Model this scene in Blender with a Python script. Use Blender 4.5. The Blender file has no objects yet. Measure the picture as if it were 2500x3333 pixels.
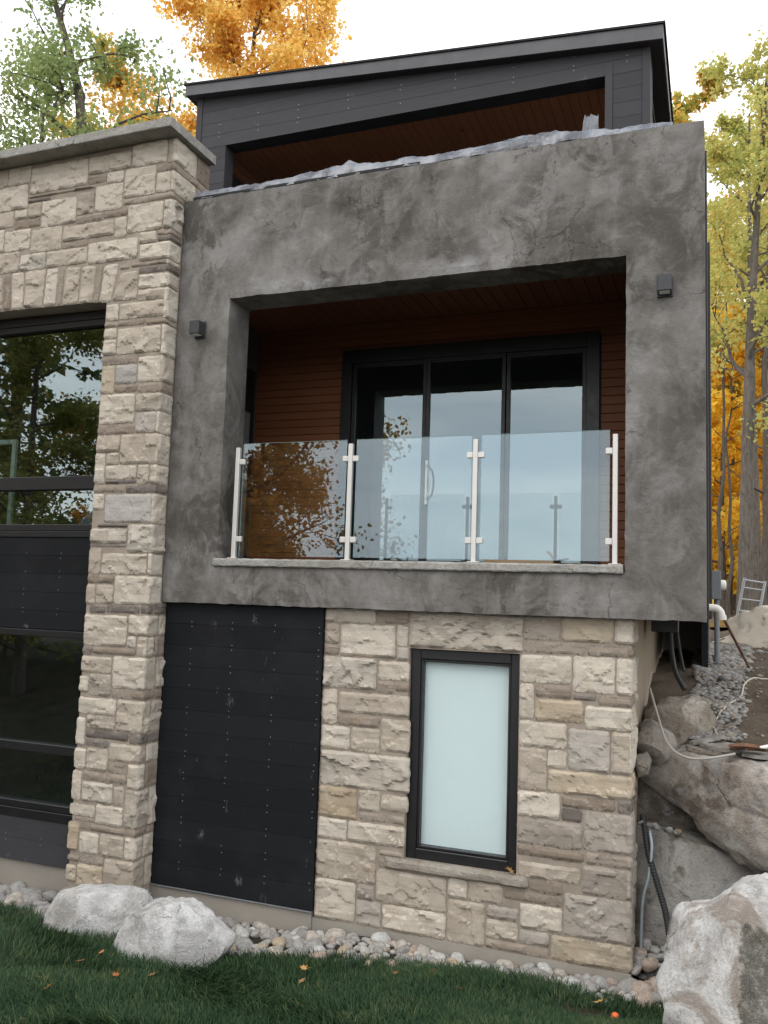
import bpy, math, random
import numpy as np
from mathutils import Vector, Matrix, noise as mnoise

S = bpy.context.scene
COL = S.collection
R = math.radians
random.seed(7)

# ------------------------------------------------------------------ camera
cd = bpy.data.cameras.new('camera')
cam = bpy.data.objects.new('camera', cd)
COL.objects.link(cam)
cd.sensor_fit = 'HORIZONTAL'
cd.sensor_width = 36.0
cd.lens = 2798.0 / 2500 * 36
cd.clip_start = 0.05
cd.clip_end = 3000
yaw, pit, rol = R(-21.0875), R(5.7044), R(1.8767)
fw = Vector((math.sin(yaw)*math.cos(pit), math.cos(yaw)*math.cos(pit), math.sin(pit)))
rt = Vector((math.cos(yaw), -math.sin(yaw), 0))
up = rt.cross(fw)
r2 = rt*math.cos(rol) + up*math.sin(rol)
u2 = -rt*math.sin(rol) + up*math.cos(rol)
M3 = Matrix((r2, u2, -fw)).transposed()
cam.matrix_world = Matrix.Translation((0.0542, -7.0207, 0.1027)) @ M3.to_4x4()
S.camera = cam

# ------------------------------------------------------------------ sky, sun, exposure
W = bpy.data.worlds.new('World')
S.world = W
W.use_nodes = True
wt = W.node_tree
wt.nodes.clear()
def wn(t, **kw):
    n = wt.nodes.new(t)
    for k, v in kw.items(): setattr(n, k, v)
    return n
SUN_EL, SUN_ROT = R(52), R(-160)
sky = wn('ShaderNodeTexSky', sky_type='NISHITA', sun_disc=False, sun_elevation=SUN_EL, sun_rotation=SUN_ROT)
tc = wn('ShaderNodeTexCoord')
mp = wn('ShaderNodeMapping'); mp.inputs['Scale'].default_value = (1.2, 1.2, 7.0)
wt.links.new(tc.outputs['Generated'], mp.inputs['Vector'])
nz = wn('ShaderNodeTexNoise'); nz.inputs['Scale'].default_value = 1.9; nz.inputs['Detail'].default_value = 5
wt.links.new(mp.outputs[0], nz.inputs['Vector'])
cr = wn('ShaderNodeValToRGB')
cr.color_ramp.elements[0].position = .34; cr.color_ramp.elements[0].color = (.66, .705, .76, 1)
cr.color_ramp.elements[1].position = .66; cr.color_ramp.elements[1].color = (1.02, 1.0, .97, 1)
wt.links.new(nz.outputs[0], cr.inputs[0])
sc_ = wn('ShaderNodeVectorMath', operation='SCALE'); sc_.inputs['Scale'].default_value = 24.0
wt.links.new(cr.outputs[0], sc_.inputs[0])
mx = wn('ShaderNodeMixRGB'); mx.inputs[0].default_value = .94
wt.links.new(sky.outputs[0], mx.inputs[1]); wt.links.new(sc_.outputs[0], mx.inputs[2])
bg = wn('ShaderNodeBackground'); bg.inputs['Strength'].default_value = .10
wo = wn('ShaderNodeOutputWorld')
wt.links.new(mx.outputs[0], bg.inputs[0]); wt.links.new(bg.outputs[0], wo.inputs[0])

sd = bpy.data.lights.new('sun', 'SUN'); sd.energy = 1.0; sd.angle = R(35); sd.color = (1, .96, .9)
so_ = bpy.data.objects.new('sun', sd); COL.objects.link(so_)
# direction the light comes from: front (camera side), a little left, high
frm = Vector((-.45*math.cos(SUN_EL), -.9*math.cos(SUN_EL), math.sin(SUN_EL)))
so_.rotation_euler = frm.to_track_quat('Z', 'Y').to_euler()
so_.location = (0, -10, 20)
S.view_settings.view_transform = 'Standard'
S.view_settings.look = 'None'
S.view_settings.gamma = 1
S.view_settings.exposure = 0.0
S.view_settings.use_curve_mapping = False
S.render.engine = 'CYCLES'
S.cycles.max_bounces = 10
S.cycles.transparent_max_bounces = 24
S.cycles.use_denoising = True

# ------------------------------------------------------------------ object helpers
def tag(o, label=None, cat=None, group=None, kind=None):
    if label: o['label'] = label
    if cat: o['category'] = cat
    if group: o['group'] = group
    if kind: o['kind'] = kind
    return o
def link(name, me, parent=None):
    o = bpy.data.objects.new(name, me); COL.objects.link(o)
    if parent is not None: o.parent = parent
    return o
def empty(name, loc=(0, 0, 0), label=None, cat=None, group=None, rz=0):
    o = bpy.data.objects.new(name, None); COL.objects.link(o)
    o.location = loc; o.rotation_euler = (0, 0, rz); o.empty_display_size = .1
    return tag(o, label, cat, group)

class MB:
    """collects shapes, links them as one mesh object"""
    def __init__(s): s.v = []; s.f = []; s.sm = []
    def add(s, vs, fs, smooth=False):
        b = len(s.v); s.v.extend([tuple(p) for p in vs])
        for f in fs: s.f.append(tuple(i+b for i in f)); s.sm.append(smooth)
        return s
    def box(s, x0, y0, z0, x1, y1, z1, bev=0.0):
        if bev <= 0:
            vs = [(x0,y0,z0),(x1,y0,z0),(x1,y1,z0),(x0,y1,z0),(x0,y0,z1),(x1,y0,z1),(x1,y1,z1),(x0,y1,z1)]
            return s.add(vs, [(0,3,2,1),(4,5,6,7),(0,1,5,4),(1,2,6,5),(2,3,7,6),(3,0,4,7)])
        b = min(bev, (x1-x0)*.45, (y1-y0)*.45, (z1-z0)*.45)
        X, Y, Z = (x0, x1), (y0, y1), (z0, z1)
        idx = {}; vs = []
        for i in (0, 1):
            for j in (0, 1):
                for k in (0, 1):
                    sx, sy, sz = (1-2*i)*b, (1-2*j)*b, (1-2*k)*b
                    for a in range(3):
                        p = [X[i]+sx, Y[j]+sy, Z[k]+sz]; p[a] = (X[i], Y[j], Z[k])[a]
                        idx[i, j, k, a] = len(vs); vs.append(p)
        fs = []
        def q(*k): fs.append(tuple(idx[t] for t in k))
        for i in (0, 1): q((i,0,0,0),(i,1,0,0),(i,1,1,0),(i,0,1,0))
        for j in (0, 1): q((0,j,0,1),(1,j,0,1),(1,j,1,1),(0,j,1,1))
        for k in (0, 1): q((0,0,k,2),(1,0,k,2),(1,1,k,2),(0,1,k,2))
        for i in (0, 1):
            for j in (0, 1): q((i,j,0,0),(i,j,1,0),(i,j,1,1),(i,j,0,1))
            for k in (0, 1): q((i,0,k,0),(i,1,k,0),(i,1,k,2),(i,0,k,2))
        for j in (0, 1):
            for k in (0, 1): q((0,j,k,1),(1,j,k,1),(1,j,k,2),(0,j,k,2))
        for i in (0, 1):
            for j in (0, 1):
                for k in (0, 1): q((i,j,k,0),(i,j,k,1),(i,j,k,2))
        s.dirty = True
        return s.add(vs, fs)
    def prism(s, poly, y0, y1):
        """polygon of (x,z) extruded along y"""
        n = len(poly)
        vs = [(x, y0, z) for x, z in poly] + [(x, y1, z) for x, z in poly]
        fs = [tuple(range(n)), tuple(range(2*n-1, n-1, -1))]
        fs += [(i, i+n, (i+1) % n + n, (i+1) % n) for i in range(n)]
        s.dirty = True
        return s.add(vs, fs)
    def tube(s, pts, rad, n=8, cap=True, smooth=True):
        pts = [Vector(p) for p in pts]; m = len(pts)
        rs = rad if hasattr(rad, '__len__') else [rad]*m
        vs = []; fs = []
        ref = None
        for i, p in enumerate(pts):
            d = (pts[min(i+1, m-1)] - pts[max(i-1, 0)]).normalized()
            if ref is None: ref = d.orthogonal().normalized()
            ref = (ref - d*ref.dot(d))
            ref = ref.normalized() if ref.length > 1e-6 else d.orthogonal().normalized()
            b = d.cross(ref)
            for k in range(n):
                a = 2*math.pi*k/n
                vs.append(p + (ref*math.cos(a) + b*math.sin(a))*rs[i])
        for i in range(m-1):
            for k in range(n):
                fs.append((i*n+k, i*n+(k+1) % n, (i+1)*n+(k+1) % n, (i+1)*n+k))
        s.add(vs, fs, smooth)
        if cap: s.add([vs[k] for k in range(n)], [tuple(range(n-1, -1, -1))]); s.add([vs[(m-1)*n+k] for k in range(n)], [tuple(range(n))])
        return s
    def mesh(s, name, mat):
        me = bpy.data.meshes.new(name)
        me.from_pydata(s.v, [], s.f)
        me.polygons.foreach_set('use_smooth', s.sm)
        import bmesh
        if getattr(s, 'dirty', False):
            bm = bmesh.new(); bm.from_mesh(me); bmesh.ops.recalc_face_normals(bm, faces=bm.faces); bm.to_mesh(me); bm.free()
        for m in (mat if isinstance(mat, (list, tuple)) else [mat]): me.materials.append(m)
        me.update()
        return me
    def build(s, name, mat, parent=None):
        return link(name, s.mesh(name, mat), parent)

def npmesh(name, V, F, mat, smooth=False):
    """V (n,3), F (m,k) int arrays"""
    me = bpy.data.meshes.new(name)
    V = np.ascontiguousarray(V, dtype=np.float32); F = np.ascontiguousarray(F, dtype=np.int32)
    m, k = F.shape
    me.vertices.add(len(V)); me.vertices.foreach_set('co', V.ravel())
    me.loops.add(m*k); me.loops.foreach_set('vertex_index', F.ravel())
    me.polygons.add(m)
    me.polygons.foreach_set('loop_start', np.arange(0, m*k, k, dtype=np.int32))
    me.polygons.foreach_set('loop_total', np.full(m, k, dtype=np.int32))
    me.polygons.foreach_set('use_smooth', np.full(m, smooth, dtype=bool))
    me.update(calc_edges=True)
    me.materials.append(mat)
    return me

# ------------------------------------------------------------------ material helpers
class NT:
    def __init__(s, name):
        s.m = bpy.data.materials.new(name); s.m.use_nodes = True
        s.t = s.m.node_tree; s.t.nodes.clear()
        s.out = s.t.nodes.new('ShaderNodeOutputMaterial')
    def n(s, typ, ins=None, **kw):
        nd = s.t.nodes.new(typ)
        for k, v in kw.items(): setattr(nd, k, v)
        for k, v in (ins or {}).items(): s.set(nd.inputs[k], v)
        return nd
    def set(s, sock, v):
        if isinstance(v, bpy.types.NodeSocket): s.t.links.new(v, sock)
        elif isinstance(v, (tuple, list)) and len(v) == 3 and sock.type == 'RGBA': sock.default_value = (*v, 1)
        else: sock.default_value = v
    def pos(s): return s.n('ShaderNodeNewGeometry').outputs['Position']
    def obj(s): return s.n('ShaderNodeTexCoord').outputs['Object']
    def map(s, vec, scale=(1, 1, 1), loc=(0, 0, 0), rot=(0, 0, 0)):
        return s.n('ShaderNodeMapping', {'Vector': vec, 'Scale': scale, 'Location': loc, 'Rotation': rot}).outputs[0]
    def noise(s, vec, scale, detail=4, rough=.55, dist=0, col=False):
        return s.n('ShaderNodeTexNoise', {'Vector': vec, 'Scale': scale, 'Detail': detail, 'Roughness': rough, 'Distortion': dist}).outputs[1 if col else 0]
    def ramp(s, fac, pts, interp='LINEAR'):
        nd = s.n('ShaderNodeValToRGB', {0: fac}); r = nd.color_ramp; r.interpolation = interp
        while len(r.elements) < len(pts): r.elements.new(.5)
        for e, (p, c) in zip(r.elements, pts):
            e.position = p; e.color = (c, c, c, 1) if not hasattr(c, '__len__') else (*c, 1)
        return nd.outputs[0]
    def mix(s, fac, a, b, mode='MIX'):
        return s.n('ShaderNodeMixRGB', {0: fac, 1: a, 2: b}, blend_type=mode).outputs[0]
    def math(s, op, a, b=0.0, clamp=False):
        return s.n('ShaderNodeMath', {0: a, 1: b}, operation=op, use_clamp=clamp).outputs[0]
    def bump(s, h, strength=.3, dist=.01, normal=None):
        d = {'Height': h, 'Strength': strength, 'Distance': dist}
        if normal is not None: d['Normal'] = normal
        return s.n('ShaderNodeBump', d).outputs[0]
    def sep(s, vec): return s.n('ShaderNodeSeparateXYZ', {0: vec}).outputs
    def pbr(s, **ins):
        b = s.n('ShaderNodeBsdfPrincipled')
        for k, v in ins.items(): s.set(b.inputs[k.replace('_', ' ')], v)
        s.t.links.new(b.outputs[0], s.out.inputs[0]); return b
    def surf(s, sock): s.t.links.new(sock, s.out.inputs[0])
def G(v): return (v, v, v)

def mat_concrete():
    t = NT('stucco'); p = t.pos()
    big = t.noise(p, .9, 6, .62, .6)
    med = t.noise(t.map(p, (1, 1, .85)), 3.6, 6, .68, .5)
    c = t.ramp(t.math('ADD', t.math('MULTIPLY', big, .6), t.math('MULTIPLY', med, .4)), [(.39, (.078, .068, .060)), (.46, (.128, .117, .107)), (.53, (.172, .161, .151)), (.61, (.245, .233, .222))])
    dark = t.ramp(t.noise(p, 2.6, 7, .72, .9), [(.44, 1.0), (.52, 0.0)])
    dm = t.ramp(t.noise(p, .65, 4, .6, .4), [(.42, 0.0), (.56, .85)])
    c = t.mix(t.math('MULTIPLY', dark, dm), c, (.068, .060, .053))
    # thin vertical washes
    st = t.noise(t.map(p, (5, 5, .35)), 1.6, 4, .6)
    c = t.mix(t.ramp(st, [(.55, 0.0), (.72, .16)]), c, (.24, .23, .22))
    # trowel swirls
    sw = t.noise(t.map(p, (1, 1, 1.5), rot=(0, .6, 0)), 5.0, 6, .72, 2.4)
    c = t.mix(t.ramp(sw, [(.55, 0.0), (.64, .28)]), c, (.085, .08, .076))
    c = t.mix(t.ramp(sw, [(.34, .28), (.44, 0.0)]), c, (.22, .215, .21))
    # pale lime bloom near the lower edge of the lintel and corners, patchy
    x, y, z = t.sep(p)
    bl = t.math('SUBTRACT', 1.0, t.math('MULTIPLY', t.math('ABSOLUTE', t.math('SUBTRACT', z, 3.03)), 7.5), True)
    inx = t.math('MULTIPLY', t.ramp(t.math('MULTIPLY', t.math('ABSOLUTE', t.math('ADD', x, 2.4)), .25), [(.36, .75), (.47, 0.0)]), t.ramp(t.noise(p, .9, 3), [(.42, 0.0), (.6, 1.0)]))
    pn = t.ramp(t.noise(t.map(p, (1, 1, 2.2)), 3.2, 5, .7), [(.40, 0.0), (.62, 1.0)])
    c = t.mix(t.math('MULTIPLY', t.math('MULTIPLY', bl, inx), pn), c, (.40, .40, .405))
    bx = t.ramp(t.noise(t.map(p, (1.4, 1, .9)), 1.9, 7, .74, .9), [(.53, 0.0), (.64, .5)])
    c = t.mix(bx, c, (.235, .227, .22))
    # cracks
    wv = t.mix(.32, p, t.noise(p, 2.2, 5, .7, col=True), 'ADD')
    vo = t.n('ShaderNodeTexVoronoi', {'Vector': wv, 'Scale': .95}, feature='DISTANCE_TO_EDGE').outputs[0]
    cm = t.ramp(t.noise(p, 1.3, 3), [(.56, 0.0), (.62, .7)])
    crk = t.math('MULTIPLY', t.ramp(vo, [(.0, 1.0), (.006, 0.0)]), cm)
    vo2 = t.n('ShaderNodeTexVoronoi', {'Vector': t.mix(.30, t.map(p, (1, 1, .6)), t.noise(p, 4, 5, .7, col=True), 'ADD'), 'Scale': 2.1}, feature='DISTANCE_TO_EDGE').outputs[0]
    cm2 = t.ramp(t.noise(p, 1.1, 3, .5, 1.0), [(.54, 0.0), (.62, .8)])
    crk = t.math('MAXIMUM', crk, t.math('MULTIPLY', t.ramp(vo2, [(.0, 1.0), (.012, 0.0)]), cm2))
    pit = t.ramp(t.noise(p, 24, 3, .6), [(.24, 1.0), (.30, 0.0)])
    pit = t.math('MULTIPLY', pit, t.ramp(t.noise(p, 2.0, 3), [(.5, 0.0), (.6, 1.0)]))
    c = t.mix(t.math('MULTIPLY', t.math('MAXIMUM', crk, pit), .6), c, (.045, .042, .04))
    h = t.math('ADD', t.math('MULTIPLY', t.noise(p, 9, 8, .7, .5), .5), t.math('MULTIPLY', sw, .55))
    h = t.math('ADD', h, t.math('MULTIPLY', t.noise(p, 60, 4, .7), .18))
    h = t.math('SUBTRACT', h, t.math('MULTIPLY', crk, .9))
    t.pbr(Base_Color=c, Roughness=.85, Normal=t.bump(h, .75, .012), Specular_IOR_Level=.3)
    return t.m

def mat_stone(name, cols, streak=0.0):
    t = NT(name); p = t.pos()
    oi = t.n('ShaderNodeObjectInfo').outputs['Random']
    pp = t.n('ShaderNodeVectorMath', {0: p, 1: t.n('ShaderNodeCombineXYZ', {0: t.math('MULTIPLY', oi, 37.0), 1: 0.0, 2: t.math('MULTIPLY', oi, 11.0)}).outputs[0]}, operation='ADD').outputs[0]
    f = t.math('ADD', t.math('MULTIPLY', oi, .75), t.math('MULTIPLY', t.math('SUBTRACT', t.noise(pp, 3.5, 5, .65, .6), .5), 1.1), True)
    n = len(cols)
    c = t.ramp(f, [(i/(n-1), q) for i, q in enumerate(cols)])
    # bedding streaks and mineral stains
    b = t.noise(t.map(pp, (1.3, 1.3, 16)), 2.2, 6, .7, .35)
    c = t.mix(t.ramp(b, [(.52, 0.0), (.66, .38 + streak)]), c, tuple(q*.50 for q in cols[0]))
    c = t.mix(t.ramp(t.noise(pp, 7, 5, .7), [(.58, 0.0), (.76, .55)]), c, (.50, .46, .40))
    c = t.mix(t.ramp(t.noise(pp, 4.5, 4, .7, .8), [(.60, 0.0), (.75, .35)]), c, (.33, .22, .10))
    c = t.mix(t.ramp(t.noise(pp, 30, 3, .7), [(.62, 0.0), (.76, .5)]), c, tuple(q*.6 for q in cols[0]))
    h = t.math('ADD', t.noise(pp, 16, 8, .68, .8), t.math('MULTIPLY', b, .45))
    h = t.math('ADD', h, t.math('MULTIPLY', t.noise(pp, 90, 3, .6), .22))
    t.pbr(Base_Color=c, Roughness=.88, Normal=t.bump(h, .7, .009), Specular_IOR_Level=.25)
    return t.m

def mat_mortar():
    t = NT('mortar'); p = t.pos()
    c = t.ramp(t.noise(p, 5, 7, .7), [(.35, (.265, .222, .18)), (.65, (.35, .30, .25))])
    t.pbr(Base_Color=c, Roughness=.95, Normal=t.bump(t.noise(p, 55, 6, .75), .6, .006), Specular_IOR_Level=.2)
    return t.m

def mat_plain(name, col, rough=.5, metal=0.0, var=.12, scale=3.0, bump=.1, bscale=60, spec=.5):
    t = NT(name); p = t.pos()
    n = t.noise(p, scale, 5, .6)
    c = t.mix(n, tuple(q*(1-var) for q in col), tuple(min(1, q*(1+var)) for q in col))
    t.pbr(Base_Color=c, Roughness=t.ramp(t.noise(p, scale*3, 4, .6), [(.3, rough*.85), (.7, min(1, rough*1.15))]), Metallic=metal,
          Normal=t.bump(t.noise(p, bscale, 4, .6), bump, .004), Specular_IOR_Level=spec)
    return t.m

def mat_siding(name, col, scuff=.5, tone=.25):
    t = NT(name); p = t.pos()
    oi = t.n('ShaderNodeObjectInfo').outputs['Random']
    base = t.mix(oi, tuple(q*(1-tone) for q in col), tuple(q*(1+tone) for q in col))
    vw = t.mix(.16, t.map(p, (4.6, 1, 3.6)), t.noise(t.map(p, (1, 1, .4)), 15, 5, .75, col=True), 'ADD')
    vn = t.n('ShaderNodeTexVoronoi', {'Vector': vw, 'Scale': 1.0}, feature='F1')
    pick = t.math('GREATER_THAN', t.sep(vn.outputs['Color'])[0], .72)
    spl = t.math('MULTIPLY', t.math('MULTIPLY', t.ramp(vn.outputs['Distance'], [(.05, 1.0), (.24, 0.0)]), pick), t.ramp(t.noise(t.map(p, (1, 1, .35)), 42, 4, .8), [(.50, 0.0), (.60, 1.0)]))
    g = t.noise(t.map(p, (2, 2, 26)), 2.0, 6, .65, .2)
    c = t.mix(t.ramp(g, [(.4, 0.0), (.75, .35)]), base, tuple(q*1.6 for q in col))
    # chalky scuffs and drips
    s1 = t.ramp(t.noise(t.map(p, (9, 9, 2.2)), 3.2, 5, .75, 1.6), [(.66, 0.0), (.71, 1.0)])
    s1 = t.math('MULTIPLY', s1, t.ramp(t.noise(p, 2.0, 2), [(.48, 0.0), (.58, 1.0)]))
    s2 = t.ramp(t.noise(t.map(p, (1.2, 1.2, 40)), 3.0, 3, .6), [(.74, 0.0), (.80, .6)])
    s2 = t.math('MULTIPLY', s2, t.ramp(t.noise(p, 4.0, 2), [(.58, 0.0), (.66, 1.0)]))
    c = t.mix(t.math('MULTIPLY', t.math('MAXIMUM', t.math('MAXIMUM', s1, s2), spl), scuff), c, (.22, .23, .25))
    c = t.mix(t.math('MULTIPLY', t.ramp(t.noise(p, 1.1, 5, .7), [(.5, 0.0), (.7, .10)]), 1.0), c, (.07, .07, .078))
    t.pbr(Base_Color=c, Roughness=.7, Normal=t.bump(t.math('ADD', g, t.noise(p, 120, 3)), .22, .003), Specular_IOR_Level=.2)
    return t.m

def mat_wood(name, a, b, axis='x', rough=.6):
    t = NT(name); p = t.pos()
    oi = t.n('ShaderNodeObjectInfo').outputs['Random']
    sc = (.9, 14, 14) if axis == 'x' else (14, .9, 14)
    v = t.n('ShaderNodeVectorMath', {0: p, 1: t.n('ShaderNodeCombineXYZ', {0: t.math('MULTIPLY', oi, 9.0), 1: t.math('MULTIPLY', oi, 5.0), 2: oi}).outputs[0]}, operation='ADD').outputs[0]
    g = t.noise(t.map(v, sc), 3.2, 6, .65, 1.2)
    c = t.mix(t.math('ADD', t.math('MULTIPLY', g, .75), t.math('MULTIPLY', oi, .25)), a, b)
    kn = t.ramp(t.noise(t.map(v, (4, 4, 9) if axis == 'x' else (9, 4, 9)), 1.6, 3, .6), [(.70, 0.0), (.76, .8)])
    c = t.mix(kn, c, tuple(q*.25 for q in a))
    t.pbr(Base_Color=c, Roughness=rough, Normal=t.bump(g, .25, .003), Specular_IOR_Level=.3)
    return t.m

def mat_glass(name, refl=3.2, tint=(.80, .86, .85), base=.02, wave=0.0):
    """thin architectural glass: clear pane with its Fresnel mirror image"""
    t = NT(name)
    ge = t.n('ShaderNodeNewGeometry')
    ct = t.math('ABSOLUTE', t.n('ShaderNodeVectorMath', {0: ge.outputs['Incoming'], 1: ge.outputs['Normal']}, operation='DOT_PRODUCT').outputs['Value'])
    fr = t.math('ADD', .04, t.math('MULTIPLY', t.math('POWER', t.math('SUBTRACT', 1.0, ct, True), 5.0), .96))
    f = t.math('ADD', t.math('MULTIPLY', fr, refl), base, True)
    tr = t.n('ShaderNodeBsdfTransparent', {'Color': tint}).outputs[0]
    gi = {'Color': (.84, .95, 1.0), 'Roughness': .0}
    if wave > 0:
        p = t.pos()
        gi['Normal'] = t.bump(t.noise(t.map(p, (1, 1, 3.0)), 5.0, 2, .5), wave, .002)
    gl = t.n('ShaderNodeBsdfGlossy', gi).outputs[0]
    t.surf(t.n('ShaderNodeMixShader', {0: f, 1: tr, 2: gl}).outputs[0])
    return t.m

def mat_leaf(name, cols, trans=.5):
    t = NT(name)
    ri = t.n('ShaderNodeNewGeometry').outputs['Random Per Island']
    p = t.pos()
    f = t.math('ADD', t.math('MULTIPLY', ri, .55), t.math('MULTIPLY', t.math('SUBTRACT', t.noise(p, .55, 3, .6), .28), 1.05), True)
    n = len(cols)
    c = t.ramp(f, [(i/(n-1), q) for i, q in enumerate(cols)])
    d = t.n('ShaderNodeBsdfDiffuse', {'Color': c}).outputs[0]
    tr = t.n('ShaderNodeBsdfTranslucent', {'Color': c}).outputs[0]
    t.surf(t.n('ShaderNodeMixShader', {0: trans, 1: d, 2: tr}).outputs[0])
    return t.m

def mat_bark(name, a, b, sc=1.0):
    t = NT(name); p = t.pos()
    n = t.noise(t.map(p, (9*sc, 9*sc, 2.2*sc)), 2.5, 7, .7, .6)
    c = t.mix(t.ramp(n, [(.35, 0.0), (.65, 1.0)]), a, b)
    c = t.mix(t.ramp(t.noise(t.map(p, (2, 2, 9)), 1.6, 4, .7), [(.6, 0.0), (.72, .7)]), c, tuple(q*.35 for q in a))
    t.pbr(Base_Color=c, Roughness=.95, Normal=t.bump(n, .9, .02), Specular_IOR_Level=.15)
    return t.m

def mat_rock(name, cols, stain=(.16, .13, .10), st=.5, sc=1.0, moss=None):
    t = NT(name); p = t.pos()
    n = t.noise(p, 2.2*sc, 8, .68, .7)
    c = t.ramp(n, [(.38, cols[0]), (.5, cols[1]), (.60, cols[2])])
    c = t.mix(t.ramp(t.noise(p, 1.5*sc, 6, .7, .9), [(.52, 0.0), (.60, st)]), c, stain)
    c = t.mix(t.ramp(t.noise(p, 20*sc, 5, .75), [(.54, 0.0), (.66, .6)]), c, tuple(q*.5 for q in cols[0]))
    c = t.mix(t.ramp(t.noise(p, 6*sc, 5, .7, .5), [(.56, 0.0), (.66, .55)]), c, (.27, .275, .29))
    if moss is not None:
        x, y, z = t.sep(p)
        e = t.math('ADD', x, t.math('MULTIPLY', t.math('SUBTRACT', t.noise(p, 6, 5, .7), .5), .22))
        e2 = t.math('ADD', z, t.math('MULTIPLY', t.math('SUBTRACT', t.noise(p, 5, 5, .7), .5), .2))
        k = t.math('MULTIPLY', t.ramp(t.math('SUBTRACT', e, moss[0]-.5), [(.49, 0.0), (.51, 1.0)]), t.ramp(t.math('SUBTRACT', moss[1]+.5, e2), [(.49, 0.0), (.51, 1.0)]))
        lc = t.ramp(t.noise(p, 14, 7, .75), [(.35, (.05, .045, .035)), (.52, (.12, .11, .085)), (.66, (.38, .36, .33))])
        c = t.mix(t.math('MULTIPLY', k, .9), c, lc)
    vo = t.n('ShaderNodeTexVoronoi', {'Vector': t.mix(.25, p, t.noise(p, 3, 5, .7, col=True), 'ADD'), 'Scale': .8*sc}, feature='DISTANCE_TO_EDGE').outputs[0]
    ck = t.math('MULTIPLY', t.ramp(vo, [(0.0, 1.0), (.005, 0.0)]), t.ramp(t.noise(p, 1.7*sc, 3), [(.52, 0.0), (.58, .8)]))
    c = t.mix(t.math('MULTIPLY', ck, .7), c, (.05, .045, .04))
    gr = t.noise(p, 130, 3, .7)
    c = t.mix(t.ramp(gr, [(.57, 0.0), (.66, .35)]), c, tuple(q*.5 for q in cols[0]))
    c = t.mix(t.ramp(gr, [(.34, .3), (.42, 0.0)]), c, tuple(min(1, q*1.25) for q in cols[2]))
    h = t.math('ADD', t.noise(p, 10*sc, 8, .72, .4), t.math('MULTIPLY', t.noise(p, 55*sc, 5, .7), .5))
    h = t.math('SUBTRACT', h, t.math('MULTIPLY', ck, .6))
    t.pbr(Base_Color=c, Roughness=.92, Normal=t.bump(h, 1.0, .03), Specular_IOR_Level=.25)
    return t.m

def mat_cobble(island=False, gain=1.0):
    t = NT('gravel' if island else 'river_stone'); p = t.obj()
    oi = t.n('ShaderNodeNewGeometry').outputs['Random Per Island'] if island else t.n('ShaderNodeObjectInfo').outputs['Random']
    c = t.ramp(oi, [(0.0, (.36, .34, .315)), (.18, (.33, .32, .305)), (.34, (.42, .38, .33)), (.5, (.48, .47, .45)), (.64, (.36, .29, .24)), (.76, (.28, .265, .25)), (.95, (.42, .34, .25)), (1.0, (.42, .40, .38))], 'CONSTANT')
    v = t.n('ShaderNodeVectorMath', {0: p, 1: t.n('ShaderNodeCombineXYZ', {0: t.math('MULTIPLY', oi, 50.0), 1: 0.0, 2: 0.0}).outputs[0]}, operation='ADD').outputs[0]
    n = t.noise(v, 2.4, 6, .7, .8)
    c = t.mix(.85, c, t.ramp(n, [(.34, .65*gain), (.5, 1.0*gain), (.66, 1.35*gain)]), 'MULTIPLY')
    c = t.mix(t.ramp(t.noise(v, 9, 4, .7), [(.6, 0.0), (.72, .5)]), c, (.14, .13, .12))
    t.pbr(Base_Color=c, Roughness=.75, Normal=t.bump(t.noise(v, 8, 6, .65), .5, .05), Specular_IOR_Level=.35)
    return t.m

M = {}
M['stucco'] = mat_concrete()
M['c'] = mat_stone('cream_limestone', [(.38, .325, .265), (.46, .405, .335), (.54, .485, .41), (.43, .39, .335)])
M['r'] = mat_stone('rough_limestone', [(.34, .295, .245), (.44, .395, .335), (.51, .47, .41)], .1)
M['d'] = mat_stone('brown_grey_limestone', [(.225, .182, .142), (.29, .243, .197), (.345, .295, .245)], .12)
M['d2'] = mat_stone('tan_grey_limestone', [(.26, .215, .175), (.32, .272, .228), (.37, .325, .275)], .15)
M['s'] = mat_stone('slate_grey_limestone', [(.13, .112, .10), (.19, .165, .145), (.26, .228, .20)], .2)
M['g'] = mat_stone('grey_limestone', [(.30, .26, .22), (.37, .33, .285), (.42, .385, .345)])
M['s2'] = mat_stone('blue_grey_limestone', [(.36, .335, .305), (.42, .395, .365), (.47, .445, .41)])
M['y'] = mat_stone('ochre_limestone', [(.40, .325, .235), (.44, .375, .29), (.47, .415, .34)])
M['o'] = mat_stone('tan_ochre_limestone', [(.35, .275, .19), (.40, .33, .245), (.40, .355, .295)], .1)
M['mortar'] = mat_mortar()
M['coping'] = mat_rock('coping_stone', [(.34, .33, .30), (.40, .385, .355), (.46, .44, .41)], (.30, .28, .23), .4, 1.6)
M['sill'] = mat_rock('sill_stone', [(.36, .31, .255), (.43, .375, .315), (.48, .43, .37)], (.33, .31, .25), .4, 3)
M['foundation'] = mat_plain('foundation_concrete', (.30, .275, .24), .9, 0, .25, 2.2, .5, 40, .2)
M['parge'] = mat_plain('tan_parging', (.27, .22, .165), .95, 0, .15, 3, .4, 50, .2)
M['black_board'] = mat_siding('black_stained_board', (.0082, .0092, .0110), .62)
M['grey_board'] = mat_siding('charcoal_board', (.048, .047, .052), .35, .12)
M['black_metal'] = mat_plain('black_frame', (.010, .010, .0115), .42, 0, .2, 4, .03, 90, .5)
M['dark_metal'] = mat_plain('charcoal_lamp_metal', (.030, .031, .034), .5, 0, .15, 6, .08, 200, .5)
M['fascia'] = mat_plain('charcoal_fascia', (.085, .083, .092), .55, 0, .12, 2.5, .1, 40, .4)
M['shingle'] = mat_plain('roof_shingle', (.035, .033, .032), .95, 0, .3, 12, .6, 70, .2)
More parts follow.
